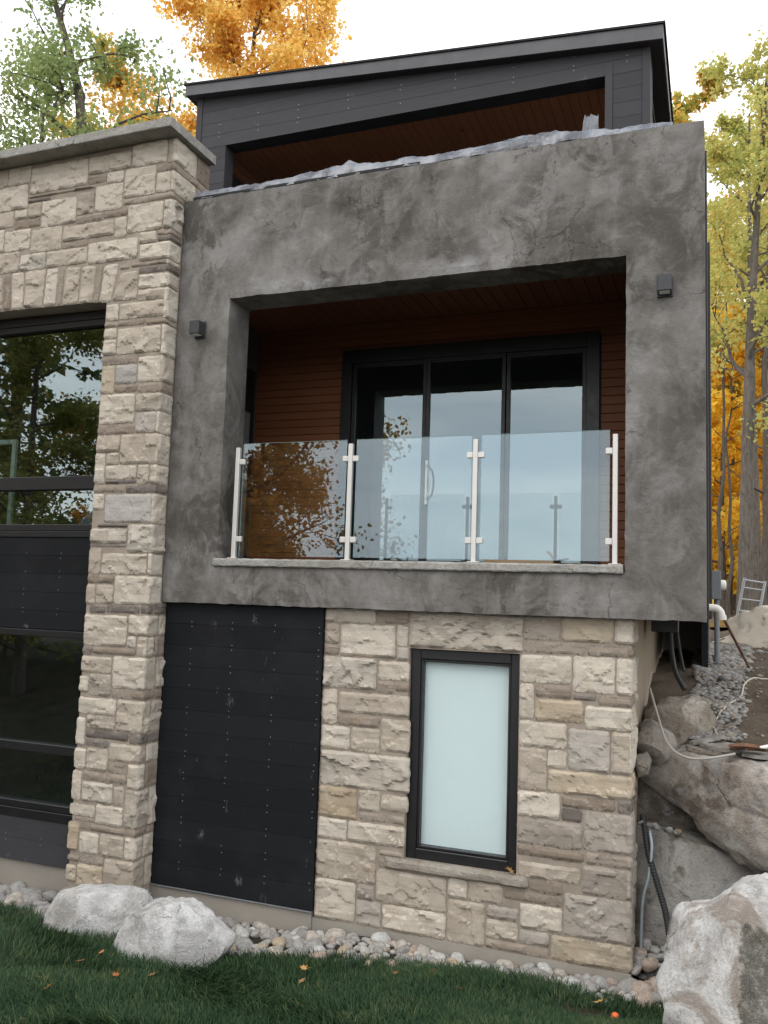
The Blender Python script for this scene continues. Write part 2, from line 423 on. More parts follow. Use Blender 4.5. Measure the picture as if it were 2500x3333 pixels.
M['cedar'] = mat_wood('red_brown_siding', (.14, .048, .02), (.25, .096, .043), 'x')
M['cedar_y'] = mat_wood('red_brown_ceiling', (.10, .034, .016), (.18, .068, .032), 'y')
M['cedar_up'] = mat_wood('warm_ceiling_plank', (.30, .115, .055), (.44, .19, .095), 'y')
M['window_glass'] = mat_glass('window_glass', 3.8, (.72, .78, .77), .0)
M['door_glass'] = mat_glass('door_glass', 3.7, (.62, .68, .68), .0, .02)
M['rail_glass'] = mat_glass('railing_glass', 2.1, (.94, .975, .975), .0, .025)
M['basement_glass'] = mat_glass('basement_glass', 1.8, (.955, .985, .992), .0, .02)
M['steel'] = mat_plain('brushed_steel', (.62, .60, .57), .38, .35, .06, 6, .05, 150, .5)
M['blind'] = mat_plain('white_blind', (.84, .87, .86), .9, 0, .02, 4, .05, 120, .2)
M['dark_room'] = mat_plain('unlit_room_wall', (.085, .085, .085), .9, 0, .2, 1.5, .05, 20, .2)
M['drywall'] = mat_plain('unpainted_drywall', (.42, .42, .41), .9, 0, .2, 1.2, .05, 20, .2)
M['membrane'] = mat_plain('roof_membrane', (.025, .025, .027), .8, 0, .3, 8, .4, 30, .3)
M['soil'] = None
M['white_plastic'] = mat_plain('white_pvc', (.66, .65, .61), .45, 0, .06, 6, .05, 60, .5)
M['grey_pvc'] = mat_plain('grey_conduit', (.16, .17, .18), .5, 0, .1, 6, .05, 60, .5)
M['black_rubber'] = mat_plain('black_rubber', (.018, .018, .019), .6, 0, .2, 10, .1, 60, .4)
M['galv'] = mat_plain('aluminium', (.42, .43, .45), .45, .6, .15, 8, .1, 80, .5)
M['rail_edge'] = mat_plain('green_glass_edge', (.22, .33, .31), .25, 0, .1, 4, .02, 40, .5)
M['cobble'] = mat_cobble()
M['gravel'] = mat_cobble(True, .5)
M['gravel_light'] = mat_cobble(True, .9)
M['bank_stone'] = mat_cobble(False, .5)
RW="""-3.235 -0.126 -2.75 -0.005 c;-2.736 -0.12 -2.443 -0.005 d;-3.233 -0.318 -3.093 -0.143 c;-3.076 -0.417 -2.554 -0.141 c;-2.539 -0.309 -2.441 -0.135 c;-3.233 -0.419 -3.091 -0.332 d;-2.536 -0.431 -2.428 -0.323 g;-3.234 -0.703 -2.722 -0.435 r;-2.703 -0.608 -2.42 -0.448 c;-2.706 -0.725 -2.554 -0.622 d;-2.536 -0.7 -2.417 -0.642 d;-3.236 -1.027 -3.091 -0.721 c;-3.075 -0.914 -2.41 -0.739 c;-3.077 -1.028 -2.676 -0.93 d;-2.66 -1.217 -2.396 -0.944 c;-3.233 -1.241 -2.958 -1.043 c;-2.943 -1.242 -2.675 -1.042 c;-3.22 -1.552 -2.39 -1.258 r;-3.234 -1.826 -2.866 -1.568 o;-2.849 -1.738 -2.655 -1.567 c;-2.638 -1.718 -2.396 -1.585 c;-2.834 -1.817 -2.421 -1.755 d;-3.233 -2.013 -2.955 -1.841 c;-2.941 -2.008 -2.415 -1.843 c;-3.234 -2.342 -2.674 -2.027 c;-2.644 -2.09 -2.434 -2.048 d;-2.641 -2.19 -2.518 -2.122 d;-3.235 -2.688 -2.853 -2.36 c;-2.837 -2.474 -2.676 -2.36 g;-2.659 -2.474 -2.039 -2.207 c;-2.838 -2.688 -2.611 -2.489 g;-2.594 -2.689 -2.038 -2.491 c;-2.023 -2.342 -1.864 -2.195 c;-1.848 -2.344 -1.562 -2.193 c;-2.02 -2.69 -1.709 -2.359 c;-1.548 -2.284 -1.082 -2.218 d;-1.693 -2.453 -1.432 -2.358 g;-1.692 -2.607 -1.433 -2.468 c;-1.415 -2.487 -1.081 -2.3 c;-1.693 -2.69 -1.18 -2.622 d;-1.419 -2.606 -1.179 -2.503 g;-2.427 -0.309 -1.433 -0.008 r;-1.419 -0.199 -1.125 -0.008 d2;-1.108 -0.198 -0.703 -0.008 y;-0.687 -0.201 -0.56 -0.008 c;-1.418 -0.303 -0.919 -0.215 d;-0.903 -0.303 -0.559 -0.219 d;-1.446 -0.545 -1.028 -0.326 c;-1.013 -0.599 -0.688 -0.317 c;-0.673 -0.603 -0.558 -0.319 c;-1.448 -0.845 -1.331 -0.561 c;-1.317 -0.659 -1.027 -0.563 d;-1.01 -0.662 -0.831 -0.614 s;-0.816 -0.692 -0.558 -0.62 d;-1.315 -0.846 -0.933 -0.677 y;-0.916 -0.881 -0.558 -0.707 c;-1.447 -1.061 -1.061 -0.861 c;-1.045 -1.216 -0.724 -0.895 g;-0.71 -1.214 -0.558 -0.897 c;-1.447 -1.407 -1.221 -1.075 c;-1.207 -1.215 -1.061 -1.078 c;-1.206 -1.405 -0.558 -1.231 y;-1.447 -1.617 -1.111 -1.421 c;-1.095 -1.51 -0.677 -1.422 d;-0.663 -1.512 -0.558 -1.42 s;-1.095 -1.619 -0.931 -1.524 s;-1.448 -1.834 -0.933 -1.633 g;-0.916 -1.821 -0.558 -1.528 g;-1.448 -1.926 -0.919 -1.848 d;-0.903 -1.926 -0.558 -1.837 d2;-1.434 -2.091 -0.944 -1.978 c;-0.929 -2.157 -0.558 -1.943 g;-1.336 -2.2 -1.08 -2.108 d;-1.065 -2.489 -0.558 -2.175 g;-1.163 -2.688 -0.558 -2.505 o"""
PIER="""-7.236 4.402 -7.073 4.598 c;-7.059 4.399 -6.758 4.597 c;-6.744 4.266 -5.998 4.549 c;-5.982 4.366 -5.457 4.546 c;-6.057 4.564 -5.456 4.6 d;-5.44 4.364 -5.025 4.6 c;-5.008 4.349 -4.925 4.6 c;-5.13 4.269 -4.925 4.335 d;-5.982 4.263 -5.756 4.349 d;-5.74 4.239 -5.535 4.351 c;-5.518 4.047 -5.144 4.349 c;-5.127 4.05 -4.962 4.253 c;-6.762 4.219 -5.89 4.248 d;-7.207 4.123 -6.776 4.385 c;-6.76 4.171 -6.466 4.204 s;-5.873 3.949 -5.534 4.223 c;-5.517 3.975 -4.925 4.033 d;-6.75 3.999 -6.58 4.156 c;-6.566 3.874 -6.116 4.156 c;-6.102 3.949 -5.888 4.176 r;-6.101 3.856 -5.77 3.934 d;-5.754 3.867 -5.461 3.934 d;-7.187 3.933 -6.95 4.106 c;-6.933 3.898 -6.583 3.985 d;-6.935 4.002 -6.764 4.107 c;-5.447 3.671 -5.031 3.957 c;-5.015 3.667 -4.925 3.959 r;-5.076 3.604 -4.925 3.65 d;-6.265 3.681 -5.619 3.839 c;-5.605 3.641 -5.463 3.85 c;-7.165 3.66 -7.063 3.915 c;-7.048 3.662 -6.699 3.882 c;-6.685 3.608 -6.279 3.86 c;-6.264 3.608 -5.933 3.666 d;-5.294 3.544 -5.093 3.653 c;-5.076 3.544 -4.925 3.589 s;-7.137 3.423 -6.828 3.644 c;-6.811 3.423 -6.471 3.594 r;-6.456 3.422 -5.934 3.591 c;-5.919 3.398 -5.311 3.617 c;-5.277 3.359 -4.934 3.529 c;-5.508 3.301 -5.393 3.339 d;-5.368 3.307 -4.938 3.342 d;-5.275 3.229 -4.931 3.291 s;-5.275 3.075 -4.925 3.213 c;-5.276 2.956 -4.943 3.061 c;-5.644 2.78 -5.493 2.945 c;-5.476 2.778 -4.942 2.939 c;-5.65 2.71 -5.166 2.764 d;-5.151 2.699 -4.925 2.744 d;-5.652 2.594 -5.498 2.694 c;-5.65 2.423 -5.497 2.578 c;-5.481 2.423 -4.967 2.683 c;-5.652 2.325 -5.224 2.406 d;-5.21 2.123 -4.925 2.377 c;-5.646 2.033 -5.49 2.309 y;-5.475 2.122 -5.224 2.309 s2;-5.476 2.034 -5.21 2.106 d;-5.194 2.022 -4.925 2.108 d;-5.641 1.725 -5.229 2.016 c;-5.214 1.837 -4.925 2.006 r;-5.65 1.621 -5.216 1.709 d;-5.2 1.622 -4.958 1.823 g;-5.652 1.445 -5.376 1.605 c;-5.361 1.319 -4.925 1.606 c;-5.521 1.315 -5.377 1.43 c;-5.653 1.13 -5.536 1.431 c;-5.52 1.173 -5.156 1.301 c;-5.14 1.118 -5.013 1.304 c;-4.999 1.119 -4.925 1.302 c;-5.517 1.128 -5.154 1.158 s;-5.652 1.043 -5.28 1.112 d;-5.266 1.034 -4.925 1.102 s;-5.651 0.872 -5.518 1.026 c;-5.502 0.743 -4.96 1.019 s2;-5.572 0.7 -5.224 0.729 s;-5.65 0.546 -5.226 0.685 r;-5.209 0.461 -4.925 0.726 r;-5.651 0.509 -5.226 0.532 s;-5.65 0.249 -5.512 0.494 c;-5.497 0.249 -4.973 0.443 c;-4.959 0.249 -4.925 0.446 c;-5.652 0.16 -5.342 0.231 d;-5.326 -0.034 -4.925 0.232 c;-5.653 -0.053 -5.551 0.142 c;-5.537 -0.037 -5.342 0.144 c;-5.603 -0.131 -5.419 -0.07 s;-5.402 -0.121 -5.023 -0.055 s;-5.008 -0.121 -4.925 -0.05 s;-5.653 -0.438 -5.153 -0.148 c;-5.136 -0.323 -4.925 -0.139 c;-5.138 -0.438 -5.042 -0.339 c;-5.025 -0.518 -4.925 -0.339 c;-5.651 -0.533 -5.545 -0.455 s;-5.531 -0.517 -5.04 -0.454 d;-5.657 -0.696 -5.306 -0.548 c;-5.284 -0.826 -4.925 -0.534 c;-5.665 -0.891 -5.562 -0.737 c;-5.548 -0.909 -5.298 -0.712 r;-5.281 -0.918 -5.06 -0.842 d;-5.044 -0.92 -4.925 -0.841 d;-5.658 -1.085 -5.226 -0.936 c;-5.211 -1.225 -4.925 -0.935 c;-5.547 -1.228 -5.227 -1.102 r;-5.666 -1.388 -5.565 -1.13 c;-5.55 -1.308 -5.066 -1.242 s;-5.049 -1.326 -4.925 -1.242 s;-5.55 -1.388 -5.284 -1.326 s;-5.669 -1.603 -5.54 -1.418 c;-5.526 -1.604 -5.283 -1.405 c;-5.269 -1.497 -4.925 -1.34 c;-5.268 -1.607 -5.057 -1.512 d;-5.042 -1.733 -4.925 -1.515 c;-5.552 -1.702 -5.057 -1.622 d;-5.675 -1.896 -5.57 -1.629 c;-5.556 -1.895 -5.205 -1.717 r;-5.191 -1.895 -5.077 -1.729 c;-5.059 -2.086 -4.925 -1.749 r;-5.681 -2.036 -5.392 -1.932 c;-5.378 -2.085 -5.074 -1.911 c;-5.61 -2.082 -5.394 -2.052 d;-5.544 -2.158 -4.925 -2.1 d;-5.685 -2.359 -5.561 -2.1 y;-5.545 -2.372 -5.329 -2.176 c;-5.315 -2.37 -5.045 -2.173 c;-5.031 -2.37 -4.925 -2.175 c;-5.669 -2.455 -5.54 -2.402 d2;-5.525 -2.455 -5.26 -2.389 d2;-5.679 -2.644 -5.563 -2.496 y;-5.549 -2.678 -5.259 -2.471 y;-5.245 -2.653 -4.925 -2.386 c"""
SOLD="""-7.169 3.014 -7.007 3.373 c -0.017 -0.026;-6.996 3.009 -6.898 3.393 d -0.023 -0.032;-6.881 3.003 -6.723 3.404 c -0.03 -0.024;-6.71 3.01 -6.473 3.405 c -0.019 0.015;-6.458 3.009 -6.295 3.403 c 0.019 0.005;-6.284 3.008 -6.219 3.393 d 0.009 0.011;-6.209 3.002 -6.009 3.388 c 0.024 0.003;-5.994 2.99 -5.821 3.373 c 0.01 0.016;-5.805 2.983 -5.746 3.368 d 0.017 0.028;-5.732 2.976 -5.596 3.363 c 0.031 0.072;-5.58 2.977 -5.277 3.263 c 0.081 -0.004"""
# ------------------------------------------------------------------ ground, lawn, lake
def sstep(a, b, x):
    t = np.clip((x-a)/(b-a), 0, 1); return t*t*(3-2*t)
def lawn_z(x, y):
    x = np.asarray(x, float); y = np.asarray(y, float)
    z = -2.80 + .03*np.clip((x+2)/1.0, -4.5, 1.6)
    d = np.clip(-.25-y, 0, None)
    z = z + .10*np.minimum(d, 3) + .22*np.clip(d-3, 0, 5) - .02*np.clip(d-10, 0, 30)
    z = z + .03*np.sin(x*1.7+y*2.1) + .02*np.sin(x*4.1-y*3.3)
    return z - 4.0*sstep(28, 50, d)
def bank_z(x, y):
    x = np.asarray(x, float); y = np.asarray(y, float)
    z = -2.8 + 1.80*sstep(.72, 1.0, y) + .18*sstep(1.0, 1.6, y) + .22*sstep(1.5, 2.8, y) + .17*sstep(2.6, 5, y) + .22*sstep(6.5, 14, y) + .010*np.clip(y-14, 0, 300)
    z = z + .15*sstep(.7, 1.6, x)*sstep(1.2, 3, y)
    return z + .018*np.sin(x*7+y*5) + .014*np.sin(x*13-y*11)
def sheet(name, zf, xs, ys, mat, parent=None):
    X, Y = np.meshgrid(xs, ys)
    Z = zf(X, Y)
    V = np.stack([X.ravel(), Y.ravel(), Z.ravel()], 1)
    nx, ny = len(xs), len(ys)
    i, j = np.meshgrid(np.arange(nx-1), np.arange(ny-1))
    a = (j*nx+i).ravel()
    F = np.stack([a, a+1, a+nx+1, a+nx], 1)
    return link(name, npmesh(name, V, F, mat, True), parent)

def mat_soil(name, a, b, leafy=0.0):
    t = NT(name); p = t.pos()
    n = t.noise(p, 3.0, 8, .7)
    c = t.mix(t.ramp(n, [(.35, 0.0), (.65, 1.0)]), a, b)
    c = t.mix(t.ramp(t.noise(p, 30, 5, .7), [(.58, 0.0), (.7, .6)]), c, tuple(q*1.7 for q in b))
    if leafy > 0:
        c = t.mix(t.ramp(t.noise(p, 7, 4, .75), [(.5, 0.0), (.62, leafy)]), c, (.30, .15, .03))
    t.pbr(Base_Color=c, Roughness=.97, Normal=t.bump(t.math('ADD', n, t.noise(p, 40, 6, .75)), .9, .04), Specular_IOR_Level=.1)
    return t.m
M['lawn_soil'] = mat_soil('lawn_soil', (.035, .034, .022), (.075, .065, .045))
M['dirt'] = mat_soil('bare_dirt', (.085, .066, .05), (.16, .13, .10), .0)
M['leaf_floor'] = mat_soil('leaf_littered_floor', (.10, .07, .03), (.22, .13, .04), .7)

xs = np.concatenate([np.linspace(-60, -9, 18), np.linspace(-8.6, 2, 90), np.linspace(2.6, 60, 18)])
ys = np.concatenate([np.linspace(-52, -4, 25), np.linspace(-3.8, .95, 60)])
tag(sheet('lawn_ground', lawn_z, xs, ys, M['lawn_soil']), kind='structure')
xs = np.concatenate([np.linspace(-.552, 3, 60), np.linspace(3.3, 80, 20)])
ys = np.concatenate([np.linspace(.72, 8, 120), np.linspace(8.3, 300, 40)])
tag(sheet('dirt_terrace', bank_z, xs, ys, M['dirt']), kind='structure')
def woods_z(x, y): return bank_z(np.full_like(x, 1.0), y) - .05 + .12*np.sin(x*.3)*np.sin(y*.21)
tag(sheet('woodland_floor', woods_z, np.linspace(-90, 90, 40), np.concatenate([np.linspace(11.5, 60, 30), np.linspace(64, 300, 12)]), M['leaf_floor']), kind='structure')
# side yard left of the house
tag(sheet('side_yard', lambda x, y: -2.9 + .12*np.clip(y, 0, 12) + 0*x, np.linspace(-60, -9.2, 12), np.linspace(.94, 11.6, 12), M['leaf_floor']), kind='structure')
t = NT('lake_water'); p = t.pos()
t.pbr(Base_Color=(.05, .085, .09), Roughness=.18, Normal=t.bump(t.noise(t.map(p, (1, 2.5, 1)), .6, 5, .6), .35, .3), Specular_IOR_Level=.5)
mb = MB(); mb.add([(-1500, -2500, -6.4), (1500, -2500, -6.4), (1500, -44, -6.4), (-1500, -44, -6.4)], [(0, 1, 2, 3)])
tag(mb.build('lake_water', t.m), kind='structure')
t = NT('far_shore_woods'); p = t.pos()
t.pbr(Base_Color=t.mix(t.noise(p, .02, 6, .7), (.025, .04, .035), (.05, .06, .045)), Roughness=1.0)
mb = MB(); rr = random.Random(4); n = 60
vs = []
for i in range(n+1):
    x = -1500+3000*i/n; h = 14+18*mnoise.noise(Vector((x*.004, 2.2, 0)))+6*mnoise.noise(Vector((x*.02, 1.2, 0)))
    vs += [(x, -1850, -8), (x, -1900, -6+max(h, 5)), (x, -2300, -8)]
fs = []
for i in range(n):
    a = i*3; fs += [(a, a+3, a+4, a+1), (a+1, a+4, a+5, a+2)]
mb.add(vs, fs, True); tag(mb.build('far_shore_hills', t.m), kind='structure')

# ------------------------------------------------------------------ the house
house = empty('modern_house', (-2.4, 0, -2.8), 'two-storey modern house of cream limestone and grey stucco with black boarded panels', 'house')
HL = Vector(house.location)
def hp(o):                      # parent a part to the house and keep its place
    o.parent = house; o.matrix_parent_inverse = Matrix.Translation(-HL); return o
def sub(o, part):               # parent a sub-part to a part that sits at the world origin
    o.parent = part; return o

# grey stucco box: front face with the balcony opening, real thickness behind it
BW, BH = 4.922, 4.021
OX0, OX1, OZ0, OZ1 = -4.333, -.603, .36, 2.959
DEP = .38
def frame_slab(x0, x1, z0, z1, hx0, hx1, hz0, hz1, y0, y1, step, amp, seed):
    def seg(a, b): return list(np.linspace(a, b, max(2, int(round((b-a)/step))+1)))
    X = seg(x0, hx0)[:-1] + seg(hx0, hx1)[:-1] + seg(hx1, x1)
    Z = seg(z0, hz0)[:-1] + seg(hz0, hz1)[:-1] + seg(hz1, z1)
    iX0 = len(seg(x0, hx0))-1; iX1 = iX0+len(seg(hx0, hx1))-1
    iZ0 = len(seg(z0, hz0))-1; iZ1 = iZ0+len(seg(hz0, hz1))-1
    nx, nz = len(X), len(Z)
    vs = []; idx = {}
    def edge(i, j):
        ex = i in (0, nx-1) or (i in (iX0, iX1) and iZ0 <= j <= iZ1)
        ez = j in (0, nz-1) or (j in (iZ0, iZ1) and iX0 <= i <= iX1)
        return ex, ez
    for lay, y in ((0, y0), (1, y1)):
        for j in range(nz):
            for i in range(nx):
                inside = iX0 < i < iX1 and iZ0 < j < iZ1
                if inside: continue
                x, z, yy = X[i], Z[j], y
                if lay == 0:
                    ex, ez = edge(i, j)
                    yy += amp*mnoise.noise(Vector((x*2.3, seed, z*2.3))) + amp*.5*mnoise.noise(Vector((x*9, seed, z*9)))
                    if ex: x += .005*mnoise.noise(Vector((x*3, seed+3, z*14)))
                    if ez: z += .008*mnoise.noise(Vector((x*14, seed+5, z*3)))
                    if ex or ez: yy += .004
                idx[lay, i, j] = len(vs); vs.append((x, yy, z))
    fs = []
    solid = lambda i, j: 0 <= i < nx-1 and 0 <= j < nz-1 and not (iX0 <= i < iX1 and iZ0 <= j < iZ1)
    for j in range(nz-1):
        for i in range(nx-1):
            if not solid(i, j): continue
            q = [(i, j), (i+1, j), (i+1, j+1), (i, j+1)]
            fs.append([idx[0, a, b] for a, b in q])
            fs.append([idx[1, a, b] for a, b in reversed(q)])
            for (da, db), (p, r) in (((0, -1), (0, 1)), ((1, 0), (1, 2)), ((0, 1), (2, 3)), ((-1, 0), (3, 0))):
                if not solid(i+da, j+db):
                    A, B = q[p], q[r]
                    fs.append([idx[0, B[0], B[1]], idx[0, A[0], A[1]], idx[1, A[0], A[1]], idx[1, B[0], B[1]]])
    mb = MB(); mb.add(vs, fs); return mb
box = hp(frame_slab(-BW, 0, 0, BH, OX0, OX1, OZ0, OZ1, 0, DEP, .06, .007, 1.5).build('stucco_box', M['stucco']))
# box body behind the front frame: side, soffit, deck
mb = MB()
mb.box(-.18, DEP, .02, -.004, 1.25, BH-.03)
mb.build('side_return', M['foundation'], None)
sub(bpy.data.objects['side_return'], box)
mb = MB()
mb.box(-4.9, DEP, .012, -.19, 5.2, .36); mb.box(-.189, 1.26, .012, -.03, 5.2, .36)
hp(mb.build('balcony_floor', M['foundation']))
mb = MB(); mb.box(-5.3, DEP, 3.42, -.19, 6.4, BH-.06); mb.box(-.189, 1.26, 3.42, -.03, 6.4, BH-.06)
hp(mb.build('roof_deck', M['membrane']))
# balcony sill
mb = frame_slab(-4.36, -.612, .365, .424, -2.0, -1.9999, .39, .3901, -.035, .30, .06, .006, 8.1)
mb = MB()
nx = 90
vs = []; fs = []
for i in range(nx+1):
    x = -4.357+(4.357-.615)*i/nx
    for k, (yy, zz) in enumerate(((-.022, .352), (-.03, .362), (-.03, .410), (-.02, .424), (.30, .428), (.30, .352))):
        n1 = .006*mnoise.noise(Vector((x*9, k*3.3, 1))); n2 = .005*mnoise.noise(Vector((x*16, k*5.1, 4)))
        vs.append((x, yy+n1*(k < 4), zz+n2*(k < 4)))
for i in range(nx):
    for k in range(6): a = i*6; fs.append((a+k, a+(k+1) % 6, a+6+(k+1) % 6, a+6+k))
fs += [tuple(range(6)), tuple(range(nx*6+5, nx*6-1, -1))]
mb.add(vs, fs); mb.dirty = True
hp(mb.build('balcony_sill', M['coping']))

# balcony room: back wall boards, ceiling, side walls
YB = 2.12
def board(mb, x0, x1, y, z0, z1, th, bev=.003): mb.box(x0, y-th, z0, x1, y, z1, bev)
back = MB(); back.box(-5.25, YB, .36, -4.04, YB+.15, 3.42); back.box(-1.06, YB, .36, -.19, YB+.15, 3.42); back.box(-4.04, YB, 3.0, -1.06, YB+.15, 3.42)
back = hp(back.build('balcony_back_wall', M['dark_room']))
z = .50
while z < 3.3:
    z1 = min(z+.0945, 3.32)
    segs = [(-5.2, -4.05), (-1.05, -.19)] if z1 < 3.0 else [(-5.2, -.19)]
    for a, b in segs:
        m_ = MB(); board(m_, a, b, YB, z+.0055, z1, .02, .005); sub(m_.build('board', M['cedar']), back)
    z += .0945
mb = MB(); mb.box(-5.2, YB-.025, .36, -4.05, YB, .49, .003); mb.box(-1.05, YB-.025, .36, -.19, YB, .49, .003)
sub(mb.build('base_board', M['foundation']), back)
ceil = MB(); ceil.box(-5.3, DEP, 3.34, -.19, YB, 3.42); ceil = hp(ceil.build('balcony_ceiling', M['dark_room']))
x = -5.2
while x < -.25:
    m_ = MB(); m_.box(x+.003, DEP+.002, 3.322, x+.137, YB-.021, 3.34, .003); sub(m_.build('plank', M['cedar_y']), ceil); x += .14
mb = MB(); mb.box(-5.3, DEP, .36, -5.2, YB, 3.34); hp(mb.build('balcony_side_wall', M['dark_room']))
mb = MB(); mb.box(-.19, 1.26, .36, -.10, YB, 3.34); hp(mb.build('balcony_side_wall', M['dark_room']))
mb = MB(); mb.box(-5.2, .55, .36, -5.13, 1.95, 2.78, .004); sw_ = hp(mb.build('side_door_frame', M['black_metal']))
mb = MB(); mb.box(-5.129, .66, .45, -5.12, 1.84, 2.25); sub(mb.build('pane', M['grey_pvc']), sw_)

# sliding door
def frame_part(mb, x0, x1, z0, z1, w, y0, y1, bev=.004):
    wl, wr, wb, wt_ = w if hasattr(w, '__len__') else (w,)*4
    mb.box(x0, y0, z0, x0+wl, y1, z1, bev); mb.box(x1-wr, y0, z0, x1, y1, z1, bev)
    mb.box(x0+wl, y0, z0, x1-wr, y1, z0+wb, bev); mb.box(x0+wl, y0, z1-wt_, x1-wr, y1, z1, bev)
    return mb
door = frame_part(MB(), -4.04, -1.06, .40, 3.0, (.125, .14, .06, .16), YB-.055, YB+.05)
door = hp(door.build('sliding_door', M['black_metal']))
for k, (a, b) in enumerate(((-3.915, -2.99), (-2.99, -2.07), (-2.07, -1.2))):
    oy = .018 if k == 1 else 0.0
    f = frame_part(MB(), a+.002, b-.002, .46, 2.84, (.045, .045, .07, .05), YB-.02-oy, YB+.03-oy)
    f = sub(f.build('leaf_frame', M['black_metal']), door)
    m_ = MB(); m_.box(a+.046, YB-.002-oy, .529, b-.046, YB+.006-oy, 2.791)
    sub(m_.build('pane', M['door_glass']), door)
mb = MB()
hx = -2.955
mb.tube([(hx, YB-.05, 1.22), (hx+.035, YB-.085, 1.27), (hx+.05, YB-.095, 1.37), (hx+.05, YB-.095, 1.46), (hx+.035, YB-.085, 1.55), (hx, YB-.05, 1.60)], .011, 8)
mb.box(hx-.018, YB-.05, 1.16, hx+.012, YB-.038, 1.66, .003)
sub(mb.build('handle', M['steel']), door)
mb = MB(); mb.box(-3.31-.9, YB-.052, .93, -3.31-.82, YB-.02, 1.06, .006); mb.box(-4.195, YB-.06, .955, -4.145, YB-.052, 1.035, .003)
oo = hp(mb.build('outlet_cover', M['galv']))
# rooms behind the glass
def room(name, x0, x1, y0, y1, z0, z1, m='dark_room'):
    mb = MB(); w = .08
    mb.box(x0-w, y0, z0-w, x0, y1, z1+w); mb.box(x1, y0, z0-w, x1+w, y1, z1+w)
    mb.box(x0, y0, z0-w, x1, y1, z0); mb.box(x0, y0, z1, x1, y1, z1+w); mb.box(x0-w, y1, z0-w, x1+w, y1+w, z1+w)
    return hp(mb.build(name, M[m]))
room('living_room_wall', -4.3, -.3, YB+.16, 6.3, .44, 3.33, 'drywall')
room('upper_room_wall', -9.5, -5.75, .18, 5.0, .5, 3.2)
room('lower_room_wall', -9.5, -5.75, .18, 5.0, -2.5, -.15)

# limestone pier and wall on the left: mortar body, stones as sub-parts
mb = MB()
PY = -.193
mb.box(-5.648, PY, -2.72, -4.932, .10, 4.60)                       # pier
mb.box(-5.648, .101, 4.0, -4.932, .43, 4.60)
mb.box(-9.6, PY, 3.435, -5.649, .10, 4.60)                          # wall above the arch
ax = np.linspace(-9.6, -5.649, 24)
for a, b in zip(ax[:-1], ax[1:]):
    za = 2.985 + .02*math.sin((a+5.6)*-.8); zb = za
    mb.box(a, PY, za, b, .10, 3.434)
mb.box(-10.4, PY, -2.72, -9.601, .10, 4.60)
pier = hp(mb.build('limestone_pier', M['mortar']))
mb = MB(); mb.box(-10.4, .101, 4.30, -5.649, 5.1, 4.55); hp(mb.build('flat_roof', M['membrane']))

def stone_mesh(w, h, seed, proud, rough, tl=0.0, tr=0.0, edge=.013, cell=.021):
    """rock-faced block: outline in local x (0..w), z (0..h), face towards -y, back at y=+.02"""
    rr = random.Random(seed)
    nx = max(4, min(26, int(w/cell))); nz = max(3, min(20, int(h/cell)))
    K = max(3, int(w*h/.011)+2)
    cen = [(rr.uniform(0, w), rr.uniform(0, h), rr.uniform(-.30, .30), rr.uniform(-.55, .38), rr.uniform(-.009, .010)*rough) for _ in range(K)]
    so = rr.uniform(0, 90)
    vs = []
    js = .010 if min(w, h) > .07 else .005
    cr_ = min(.016, min(w, h)*.2)
    for j in range(nz+1):
        for i in range(nx+1):
            u, v = i/nx, j/nz
            x, z = u*w, v*h
            dx, dz = min(x, w-x), min(z, h-z)
            ex, ez = i in (0, nx), j in (0, nz)
            if ex: x += js*mnoise.noise(Vector((z*22, so, u*5)))
            if ez: z += js*mnoise.noise(Vector((x*19, so+7, v*5)))
            # worn corners
            if dx < cr_ and dz < cr_:
                q = 1-(dx/cr_); q2 = 1-(dz/cr_); s = max(0, math.hypot(q, q2)-1)
                x += (1 if u < .5 else -1)*s*cr_*q*.9; z += (1 if v < .5 else -1)*s*cr_*q2*.9
            d = min(dx, dz)
            best = None; bd = 9; 
            wx = x + .013*mnoise.noise(Vector((x*20, z*20, so))); wz = z + .013*mnoise.noise(Vector((x*20, z*20, so+9)))
            for c in cen:
                dd = (wx-c[0])**2 + ((wz-c[1])*1.3)**2
                if dd < bd: bd = dd; best = c
            hgt = best[4] + rough*((wx-best[0])*best[2]*.35 + (wz-best[1])*best[3]*.35)
            hgt += rough*.008*mnoise.noise(Vector((x*9, z*9, so+3))) + rough*.0016*mnoise.noise(Vector((x*28, z*28, so+5)))
            e = min(1.0, d/edge); e = 1-(1-e)**2
            y = -(proud*(.35 + .65*e) + hgt*(.3+.7*e))
            x += tl*v*(1-u) + tr*v*u
            vs.append((x, min(y, -.0045), z))
    fs = []
    n1 = nx+1
    for j in range(nz):
        for i in range(nx):
            a = j*n1+i
            if rr.random() < .5: fs += [(a, a+1, a+n1+1), (a, a+n1+1, a+n1)]
            else: fs += [(a, a+1, a+n1), (a+1, a+n1+1, a+n1)]
    ring = [i for i in range(nx)] + [j*n1+nx for j in range(nz)] + [nz*n1+i for i in range(nx, 0, -1)] + [j*n1 for j in range(nz, 0, -1)]
    b = len(vs)
    vs += [(vs[i][0], .02, vs[i][2]) for i in ring]
    m = len(ring)
    fs += [(ring[k], b+k, b+(k+1) % m, ring[(k+1) % m]) for k in range(m)]
    return vs, fs

